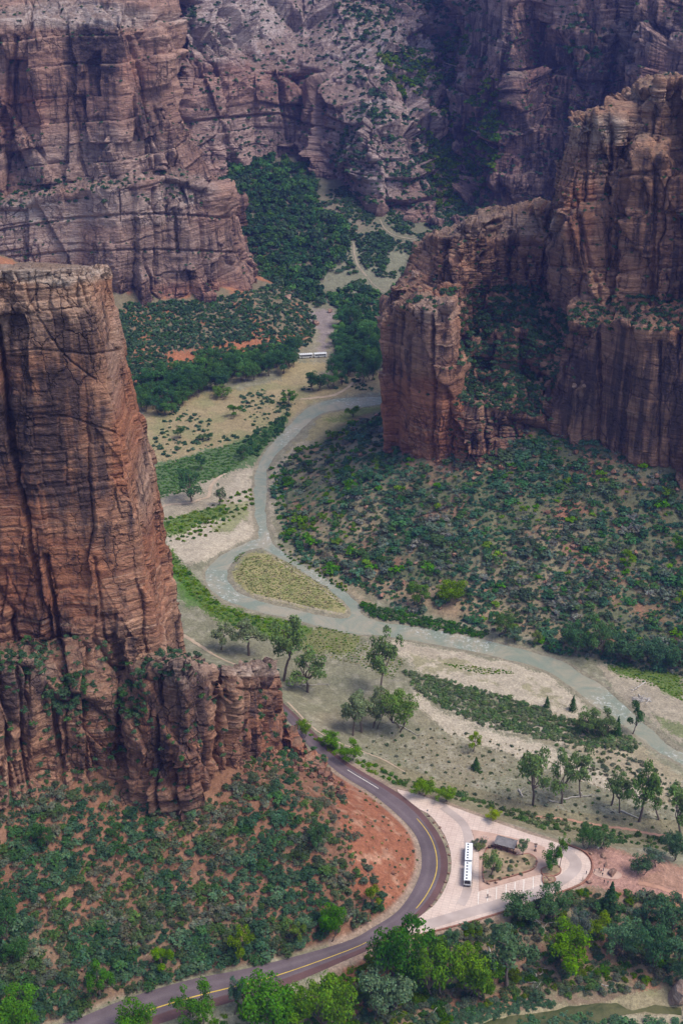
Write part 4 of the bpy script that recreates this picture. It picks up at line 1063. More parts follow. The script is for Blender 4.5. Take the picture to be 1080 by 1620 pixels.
# ---- right-hand talus
RT = [(430,742),(448,728),(500,700),(540,682),(600,652),(608,700),(650,724),(690,742),(715,722),(760,690),(860,680),(945,700),(1010,735),(1100,760),(1300,830),(1300,1118),(1100,1072),(960,1050),(880,1034),(820,1014),(720,990),(640,968),(570,930),(520,906),(470,880),(445,850),(434,800)]
dn = noise_px(70, 411)
px, py = darts(RT, 6.6, 3, 36000, lambda a, b: np.clip(.6 + dn(a, b) * .8 - .8 * sstep(880, 985, b) * sstep(920, 600, a) - .35 * sstep(880, 1000, a) * (b < 980), 0, 1))
P = hits(px, py); s = px_m(P) * np.clip(np.exp(r.normal(2.05, .38, len(P))), 3.5, 17) * (.85 + .35 * np.clip(fbm2(px / 50, py / 40, 417, 2), -1, 1))
k = fbm2(px / 40, py / 30, 415, 2) + r.normal(size=len(px)) * .25
pal = np.where((k > .0)[:, None], SAGE[r.integers(0, 7, len(P))] * .92, TEAL[r.integers(0, 5, len(P))])
pal = np.where((r.random(len(P)) < .06)[:, None], np.array([[.13,.12,.095]]) * r.uniform(.8, 1.2, (len(P), 1)), pal)
pal = np.where((r.random(len(P)) < .05)[:, None], GREENS[r.integers(0, 4, len(P))], pal)
pal = np.where(((px < 560) & (py < 860) & (r.random(len(P)) < .35))[:, None], GREENS[r.integers(0, 4, len(P))] * .75, pal)
dist = P[:, 1]
scatter_stuff('shrubs', P - np.array([0, 0, .2]), np.stack([s, s * r.uniform(.7, 1.0, len(P))], 1), pal * np.array([1.12, 1.25, 1.35]) * r.uniform(.8, 1.2, (len(P), 1)), SH_M, 'dense grey green scrub covering the slope below the big butte', 'shrubs', 7)

# ---- far apron
AP = [(185,500),(200,480),(260,478),(330,475),(385,462),(440,450),(480,475),(497,500),(500,520),(490,545),(465,560),(400,570),(330,590),(250,615),(190,640)]
px, py = darts(AP, 4.4, 4, 14000, lambda a, b: np.clip(.42 + 1.0 * noise_px(34, 421)(a, b) - .8 * inpoly(a, b, [(250,560),(330,545),(420,535),(495,522),(495,556),(400,562),(300,578)]), 0, 1))
P = hits(px, py); s = px_m(P) * r.uniform(3.6, 7.5, len(P))
scatter_stuff('shrubs', P - np.array([0, 0, .3]), s, TEAL[r.integers(0, 5, len(P))] * r.uniform(.8, 1.25, (len(P), 1)), SH_F, 'dark scrub on the far orange slope under the banded cliff', 'shrubs', 8)

# ---- ledges of the cliffs
def ledge_scatter(key, polys, spacing, thr, smin, smax, pal, tmpl, label, seed, dens=None):
    inf = CL[key]; rr = np.random.default_rng(seed); out = []
    for poly in polys:
        m = inpoly(inf['px'], inf['py'], poly) & (inf['n'][:, 2] > thr)
        # keep what faces the valley
        m &= ((np.array([0, 0, HCAM]) - inf['P']) * inf['n']).sum(1) > 0
        ids = np.nonzero(m)[0]; rr.shuffle(ids)
        cell = {}
        for i in ids[:60000]:
            gx, gy = int(inf['px'][i] // spacing), int(inf['py'][i] / .7 // spacing)
            if any((gx + a, gy + b) in cell for a, b in ((0, 0),)): continue
            cell[(gx, gy)] = 1
            if dens is None or rr.random() < dens(inf['px'][i], inf['py'][i]): out.append(i)
    P = inf['P'][out]
    s = px_m(P) * rr.uniform(smin, smax, len(P))
    return scatter_stuff('shrubs', P - np.array([0, 0, .3]), s, pal[rr.integers(0, len(pal), len(P))] * rr.uniform(.75, 1.25, (len(P), 1)), tmpl, label, 'shrubs', seed)
ledge_scatter('butte', [[(722,640),(730,470),(760,450),(850,455),(880,470),(900,500),(880,600),(860,660),(790,650)]], 7, .22, 4, 9.5, TEAL, SH_M, 'dark shrubs filling the steep gully in the middle of the butte', 31)
ledge_scatter('butte', [[(880,490),(960,470),(1090,470),(1090,525),(950,522),(890,530)], [(635,490),(660,462),(725,455),(725,480),(700,500),(650,492)]], 8, .35, 4, 8, TEAL, SH_M, 'green shrubs along the upper bench of the butte', 32)
ledge_scatter('butte', [[(600,330),(1090,100),(1090,480),(640,480)], [(600,500),(1090,520),(1090,760),(690,740)]], 13, .5, 2, 5, TEAL, SH_F, 'scattered small plants on the ledges of the butte', 33, lambda a, b: .5)
ledge_scatter('tier', [[(-20,1000),(70,1010),(70,1070),(-20,1060)], [(70,1080),(135,1060),(135,1130),(75,1130)], [(180,1100),(260,1020),(310,1030),(300,1060),(240,1080),(215,1150)]], 11, .3, 5, 10, TEAL, SH_M, 'shrubs rooted on the bench at the foot of the tower', 34)
ledge_scatter('tier', [[(-20,1000),(560,1000),(560,1300),(-20,1300)]], 15, .42, 3, 8, TEAL, SH_M, 'small shrubs caught on the broken ledges below the tower', 35, lambda a, b: .6)
ledge_scatter('farleft', [[(-20,290),(250,270),(330,280),(330,310),(-20,335)]], 7, .3, 2.5, 6, TEAL, SH_F, 'dark shrubs along the ledge of the far banded cliff', 36, lambda a, b: .5)
ledge_scatter('farleft', [[(-20,0),(400,0),(400,480),(-20,480)]], 10, .45, 1.5, 4, TEAL, SH_F, 'tiny plants dotted over the far banded cliff', 37, lambda a, b: .4)
ledge_scatter('head', [[(530,0),(760,0),(770,100),(790,200),(770,330),(560,330),(520,260),(560,180)], [(900,20),(960,20),(950,90),(890,110)], [(245,0),(310,0),(300,100),(262,100)]], 6.5, .22, 3, 8, TEAL, SH_F, 'dark trees and brush clinging to the gully at the head of the canyon', 38, lambda a, b: float(np.clip(.6 + 1.2 * fbm2(np.array([a / 40.]), np.array([b / 30.]), 55, 2)[0], 0.05, 1)))
ledge_scatter('head', [[(660,200),(790,110),(790,200),(700,280)], [(600,90),(740,60),(740,110),(640,160)], [(670,250),(785,200),(790,300),(690,330)]], 7, .2, 5, 9, GREENS * .8, SH_F, 'green brush patch on the terrace below the dark far cliff', 39, lambda a, b: .65)
ledge_scatter('head', [[(250,0),(1090,0),(1090,350),(250,350)]], 8, .35, 2, 5, TEAL, SH_F, 'small plants on the ledges of the far canyon wall', 40, lambda a, b: .4)

# ---- valley head woods, willow flats and hedges that read as masses
def mass(poly, spacing, smin, smax, pal, tmpl, label, seed, name='shrubs', cat='shrubs', tall=(.8, 1.1), n=9000, dens=None, jit=.2):
    px, py = darts(poly, spacing, seed, n, dens)
    P = hits(px, py); rr = np.random.default_rng(seed)
    s = px_m(P) * rr.uniform(smin, smax, len(P))
    return scatter_stuff(name, P - np.array([0, 0, .2]), np.stack([s, s * rr.uniform(*tall, len(P))], 1), pal[rr.integers(0, len(pal), len(P))] * rr.uniform(1 - jit, 1 + jit, (len(P), 1)), tmpl, label, cat, seed)
WOOD = np.array([[.032,.068,.030],[.040,.080,.034],[.028,.058,.030],[.05,.095,.035]])
mass([(345,290),(360,262),(420,252),(490,262),(505,300),(500,330),(540,350),(550,390),(530,420),(500,450),(520,470),(500,490),(470,470),(430,448),(395,430),(385,380),(370,330)], 6, 4.5, 13, np.concatenate([WOOD, WOOD * 1.5, TEAL]), SH_M, 'dark woods filling the floor of the gorge at the valley head', 51, 'woods', 'woods', (1.0, 1.6), dens=lambda a, b: np.clip(.25 + 1.1 * noise_px(38, 437)(a, b), 0, 1))
mass([(520,470),(560,455),(610,470),(640,440),(640,500),(610,500),(605,560),(560,580),(530,560),(540,520),(535,490)], 6, 5, 12, np.concatenate([WOOD, WOOD * 1.6]), SH_M, 'green woods between the valley head and the butte', 52, 'woods', 'woods', (1.0, 1.5))
mass([(500,330),(520,300),(545,295),(600,330),(640,330),(760,330),(880,350),(880,420),(700,420),(640,400),(560,385),(540,350)], 4, 3, 8, TEAL, SH_F, 'scrub on the slope under the far canyon wall', 53, dens=lambda a, b: noise_px(30, 431)(a, b) * (np.minimum(segdist(a, b, [(560,385),(560,400),(566,420),(580,438),(604,460)]), segdist(a, b, [(601,348),(608,362),(622,372),(640,377),(657,380)])) > 7))
mass([(540,390),(640,350),(660,400),(640,470),(580,470),(530,440)], 3, 2, 8, TEAL, SH_F, 'low scrub on the tan hill at the valley head', 54, dens=lambda a, b: np.clip(noise_px(25, 433)(a, b) - .2, 0, .6) * .6 * (np.minimum(segdist(a, b, [(560,385),(560,400),(566,420),(580,438),(604,460)]), segdist(a, b, [(601,348),(608,362),(622,372),(640,377),(657,380)])) > 7))
mass([(243,742),(300,722),(395,694),(440,664),(456,656),(440,690),(400,722),(345,755),(300,775),(255,788),(243,785)], 4.2, 3, 5, np.array([[.065,.12,.045],[.055,.105,.04],[.075,.13,.045]]), SH_F, 'blue green willow thicket on the far flood plain', 55, jit=.12, tall=(.5, .8))
mass([(390,690),(440,664),(457,656),(447,680),(425,700),(405,722),(380,720)], 7, 5, 8, WOOD * 1.25, SH_M, 'taller willows beside the upper river', 56)
mass([(570,952),(600,962),(660,975),(720,988),(772,1003),(765,1008),(700,998),(650,988),(600,979),(578,970)], 5.5, 5, 8, np.array([[.045,.10,.025],[.04,.085,.03],[.06,.095,.045]]), SH_M, 'dark green willow hedge along the far bank of the river', 57)
mass([(640,1062),(690,1072),(760,1092),(830,1112),(900,1140),(960,1150),(1010,1175),(1000,1190),(930,1180),(850,1168),(760,1145),(700,1118),(660,1092)], 5.2, 4.5, 9, np.array([[.085,.125,.055],[.07,.11,.05],[.11,.14,.08],[.10,.125,.07]]), SH_M, 'green willow belt running along the sand bars', 58, dens=lambda a, b: np.clip(.3 + noise_px(40, 441)(a, b), 0, 1))
mass([(620,1240),(660,1248),(740,1270),(800,1292),(860,1312),(930,1328),(1010,1338),(1090,1352),(1290,1390),(1290,1365),(1090,1330),(1000,1320),(900,1300),(820,1282),(720,1255),(650,1232)], 8, 5, 10, np.array([[.06,.10,.035],[.075,.10,.05],[.09,.115,.055],[.05,.085,.035]]), SH_M, 'hedge of mixed green shrubs behind the shuttle stop', 59)
mass([(640,1150),(700,1150),(850,1190),(1000,1220),(1090,1270),(1290,1340),(1290,1375),(1090,1320),(930,1300),(760,1260),(640,1225),(560,1180)], 13, 2.2, 5, SAGE * 1.15, SH_F, 'small grey sagebrush dotted across the meadow', 60, dens=lambda a, b: np.clip(.1 + noise_px(50, 445)(a, b) * .7, 0, 1))
mass([(880,1180),(960,1180),(1040,1215),(1090,1255),(1290,1330),(1290,1370),(1090,1300),(1000,1245),(900,1215)], 9, 3, 7, SAGE * 1.2, SH_M, 'sage and brush on the sandy river bank', 61, dens=lambda a, b: .7 + 0 * a)
mass([(245,650),(330,640),(450,605),(600,600),(605,620),(500,632),(440,665),(390,690),(240,735)], 3.5, 1.2, 6, TEAL * 1.15, SH_F, 'small bushes scattered over the straw coloured flat', 62, dens=lambda a, b: np.clip(noise_px(40, 447)(a, b) - .4, 0, .6) * .3)
mass([(265,870),(285,890),(320,930),(345,958),(400,974),(470,988),(480,1010),(400,1005),(345,975),(300,940),(272,905)], 7, 3, 7, GREENS, SH_F, 'bright green brush on the river bank behind the tower', 63, dens=lambda a, b: .6 + 0 * a, tall=(.5, .9))
mass([(440,860),(470,880),(520,910),(552,932),(545,936),(500,910),(460,892)], 6, 3, 5, GREENS * .8, SH_F, 'brush on the bank of the narrow side channel', 64)
mass([(262,820),(300,815),(400,770),(400,800),(330,850),(270,860)], 8, 3, 6, GREENS * .9, SH_F, 'green brush on the pale flats', 65, dens=lambda a, b: .35 + 0 * a)
mass([(600,1500),(652,1488),(740,1466),(830,1440),(920,1408),(1010,1414),(1100,1430),(1290,1480),(1290,1525),(1100,1550),(1020,1560),(940,1575),(860,1575),(780,1590),(700,1625),(560,1660),(540,1560)], 11.5, 7, 15, np.concatenate([TEAL, SAGE, GREENS * .7]), SH_N, 'tangled brush on the bank below the shuttle stop', 66, dens=lambda a, b: np.clip(.38 + noise_px(50, 449)(a, b), 0, 1))
mass([(650,1625),(720,1595),(800,1580),(860,1576),(875,1590),(800,1604),(740,1622),(690,1650)], 7, 6, 9, np.array([[.045,.08,.045],[.055,.09,.055]]), SH_N, 'low blue green hedge along the dark stream', 67, tall=(.6, .8))
mass([(480,1155),(520,1172),(560,1195),(600,1215),(640,1240),(620,1240),(570,1212),(520,1190)], 9, 4, 9, GREENS, SH_M, 'green roadside bushes between the road and the meadow', 68, dens=lambda a, b: .5 + 0 * a)
mass([(560,1540),(660,1500),(700,1600),(600,1650),(560,1700),(440,1700),(420,1640)], 12, 5, 11, np.concatenate([GREENS, TEAL]), SH_N, 'leafy brush under the roadside trees', 69, dens=lambda a, b: .5 + 0 * a)
mass([(120,1660),(260,1630),(420,1580),(560,1535),(560,1700),(120,1720)], 14, 5, 11, GREENS, SH_N, 'green brush on the verge below the lower road', 70, dens=lambda a, b: .35 + 0 * a)
mass([(766,1349),(783,1343),(815,1354),(848,1361),(846,1374),(787,1394),(765,1394)], 5, 1.5, 3, np.array([[.17,.16,.08]]), SH_F, 'dry grass of the planted island', 87, 'grass', 'grass', n=1500)
mass([(790,1640),(850,1612),(930,1606),(1000,1622),(1090,1610),(1090,1680),(800,1690)], 13, 9, 18, np.array([[.075,.125,.075],[.06,.11,.055]]), SH_N, 'grey green bushes on the near side of the stream', 88, dens=lambda a, b: .6 + 0 * a)
# grass: countless blades
def grass(poly, spacing, pal, label, seed, n=14000, smin=1.5, smax=3.2):
    px, py = darts(poly, spacing, seed, n); P = hits(px, py); rr = np.random.default_rng(seed)
    s = px_m(P) * rr.uniform(smin, smax, len(P))
    return scatter_stuff('grass', P, np.stack([s, s * .5], 1), pal[rr.integers(0, len(pal), len(P))] * rr.uniform(.75, 1.25, (len(P), 1)), GR, label, 'grass', seed)
GR = [shrub_geo(700 + k, 14, .75, .7) for k in range(5)]
YG = np.array([[.15,.17,.075],[.19,.19,.10],[.12,.15,.055],[.22,.205,.125]])
grass([(372,905),(390,882),(425,878),(470,897),(518,930),(545,960),(500,962),(450,950),(404,938),(378,922)], 3.2, YG, 'yellow green grass covering the river island', 71)
grass([(500,992),(560,1004),(580,1016),(640,1045),(620,1075),(560,1050),(480,1030)], 4, np.concatenate([YG, GREENS]), 'mixed grass behind the near river bank', 72)
grass([(266,860),(285,885),(322,926),(348,955),(400,973),(470,987),(495,998),(470,1006),(400,1000),(340,975),(300,940),(272,900)], 3.6, GREENS * 1.15, 'bright green grass on the outer river bank', 73)
grass([(250,830),(300,812),(356,800),(362,812),(300,832),(256,850)], 3.6, GREENS * 1.1, 'bright green grass strip on the pale flats', 74)
grass([(960,1050),(1085,1068),(1085,1112),(1040,1088),(980,1070)], 3.8, GREENS, 'green grass on the far bank by the driftwood', 75)
grass([(500,985),(570,998),(572,1004),(505,994)], 3.2, GREENS, 'grassy bar at the edge of the river', 76)
grass([(360,890),(378,872),(388,874),(370,892)], 3, GREENS, 'grassy islet in the fork of the river', 77)
grass([(700,1050),(800,1060),(815,1066),(760,1066)], 3.6, GREENS, 'grass patch on the sand bar', 78)
grass([(560,1180),(700,1150),(900,1200),(1080,1300),(900,1290),(760,1255),(640,1220)], 6.5, np.array([[.19,.17,.10],[.24,.21,.14],[.15,.15,.09]]), 'dry grass tufts of the meadow', 79, 9000, 1, 2.4)
# ------------------------------------------------------------------ trees
def tube(path, rad, sides=6):
    P = np.array(path, float); n = len(P); V = []; F = []
    T = np.gradient(P, axis=0)
    for i in range(n):
        t = T[i] / (np.linalg.norm(T[i]) + 1e-9)
        a = np.cross(t, [0.31, .95, .02] if abs(t[2]) > .5 else [0, 0, 1]); a /= np.linalg.norm(a) + 1e-9; b = np.cross(t, a)
        for k in range(sides):
            th = 6.2832 * k / sides
            V.append(P[i] + rad[i] * (math.cos(th) * a + math.sin(th) * b))
    for i in range(n - 1):
        for k in range(sides): F.append((i * sides + k, i * sides + (k + 1) % sides, (i + 1) * sides + (k + 1) % sides, (i + 1) * sides + k))
    return np.array(V), np.array(F)
def join(parts):
    V = []; F = []; o = 0
    for v, f in parts: V.append(v); F.append(f + o); o += len(v)
    return np.concatenate(V), np.concatenate(F)
def bent(a, b, r, w=.12, n=5):
    a = np.array(a, float); b = np.array(b, float); L = np.linalg.norm(b - a)
    t = np.linspace(0, 1, n)[:, None]
    m = np.concatenate([[np.zeros(3)], r.normal(size=(n - 2, 3)) * L * w * .5, [np.zeros(3)]])
    return a + (b - a) * t + m + np.array([0, 0, 1]) * (L * .10) * (t * (1 - t) * 4)

def tree_geo(seed, kind):
    """unit-height tree: trunk and limbs, leaf sprays"""
    r = np.random.default_rng(seed)
    if kind == 'conifer':
        parts = [tube([(0, 0, -.05), (0, 0, .5), (0, 0, .97)], [.03, .02, .004])]
        n = 900; h = r.random(n) ** 1.15; ang = r.uniform(0, 6.28, n)
        lay = .75 + .25 * np.cos(h * 60)
        rad = (1 - h) * .5 * lay * r.uniform(.55, 1.08, n)
        c = np.stack([np.cos(ang) * rad, np.sin(ang) * rad, .08 + h * .92 - rad * .2], 1)
        Q = quads_on(c, np.stack([np.cos(ang), np.sin(ang), .7 + 0 * h], 1) + r.normal(size=(n, 3)) * .5, .07, r)
        v = r.uniform(.7, 1.3, n); return *join(parts), Q, np.stack([v, v, v], 1)
    nst = {'open': 1, 'round': 1, 'dense': 2, 'multi': 3, 'thin': 1}[kind]
    parts = []; cen = []; rr = []; fork = .30 if kind != 'dense' else .18
    for s in range(nst):
        a0 = r.uniform(0, 6.28); off_ = .10 * (nst > 1)
        base = np.array([math.cos(a0) * off_, math.sin(a0) * off_, -.04])
        lean = r.normal(size=2) * (.10 if nst == 1 else .2)
        top = base + np.array([lean[0], lean[1], fork * r.uniform(.8, 1.3) + .04])
        tr = .026 if nst == 1 else .018
        parts.append(tube(bent(base, top, r, .08), np.linspace(tr * 1.25, tr * .8, 5)))
        nl = {'open': 7, 'round': 6, 'dense': 7, 'multi': 4, 'thin': 5}[kind]
        W_ = {'open': .40, 'round': .40, 'dense': .42, 'multi': .42, 'thin': .22}[kind]
        for k in range(nl):
            a = a0 + 6.28 * k / nl + r.uniform(-.4, .4)
            z = r.uniform(.42, .92); w = W_ * math.sqrt(max(.12, 1 - ((z - .55) / .48) ** 2)) * r.uniform(.55, 1.05)
            tip = np.array([math.cos(a) * w + lean[0], math.sin(a) * w + lean[1], z])
            br = bent(top, tip, r, .16)
            parts.append(tube(br, np.linspace(tr * .62, tr * .16, 5), 5))
            m = {'open': 3, 'round': 3, 'dense': 3, 'multi': 3, 'thin': 2}[kind]
            for q in range(m):
                f = r.uniform(.62, 1.08)
                c = top + (tip - top) * f + r.normal(size=3) * .05
                cen.append(c); rr.append(r.uniform(.09, .145) * (1.2 if kind in ('dense', 'round') else 1.0))
                if q: parts.append(tube(bent(br[3], c, r, .1, 3), [tr * .25, tr * .14, tr * .06], 4))
        cen.append(top + np.array([0, 0, .58 - .1 * r.random()])); rr.append(.11)
        parts.append(tube(bent(top, cen[-1], r, .1), np.linspace(tr * .7, tr * .15, 5), 5))
    cen = np.array(cen); rr = np.array(rr)
    n = {'open': 2100, 'round': 2300, 'dense': 3400, 'multi': 2300, 'thin': 750}[kind]
    P, d, k = lump_points(cen, rr, n, r, .72, -.5)
    P += r.normal(size=P.shape) * .012
    Q = quads_on(P, d + np.array([0, 0, .3]) + r.normal(size=P.shape) * .55, .039, r)
    v = r.uniform(.78, 1.24, len(cen))[k] * r.uniform(.75, 1.25, n)
    return *join(parts), Q, np.stack([v * r.uniform(.88, 1.15, n), v, v * r.uniform(.8, 1.1, n)], 1)

TREEM = {}
for kind, n in (('open', 5), ('round', 3), ('dense', 4), ('multi', 2), ('thin', 2), ('conifer', 2)):
    TREEM[kind] = []
    for k in range(n):
        TV, TF, Q, qc = tree_geo(900 + 31 * k + len(kind) * 7, kind)
        a = np_mesh('trunk', TV, TF, {}); a.materials.append(BARK)
        b = quad_mesh('crown', Q, qc); b.materials.append(LEAF)
        w = np.percentile(np.hypot(Q[..., 0], Q[..., 1]), 95)
        TREEM[kind].append((a, b, float(w)))
_tk = {}
def tree(name, px, py, hpx, wpx, kind, colr, label, group=None, P=None, parts=True, rot=None):
    P = hit(px, py) if P is None else P
    m = px_m(P)[0]; dep = math.atan2(HCAM - P[2], P[1])
    h = hpx * m / math.cos(dep) * .97; w = wpx * m
    k = _tk.get(kind, 0); _tk[kind] = k + 1
    a, b, uw = TREEM[kind][k % len(TREEM[kind])]
    sx = w / 2 / uw
    t = empty(name, (P[0], P[1], P[2] - .1), r.uniform(0, 6.28) if rot is None else rot)
    t.scale = (sx, sx, h)
    tag(t, label, 'tree', group)
    ob = bpy.data.objects.new('trunk', a); C.objects.link(ob); ob.parent = t
    oc = bpy.data.objects.new('crown', b); C.objects.link(oc); oc.parent = t; oc.color = (*colr, 1)
    return t
PALE, MID, DARK, BRT, YEL_, BLU = (.135,.165,.095), (.10,.142,.062), (.042,.082,.030), (.085,.16,.022), (.15,.20,.022), (.085,.125,.085)
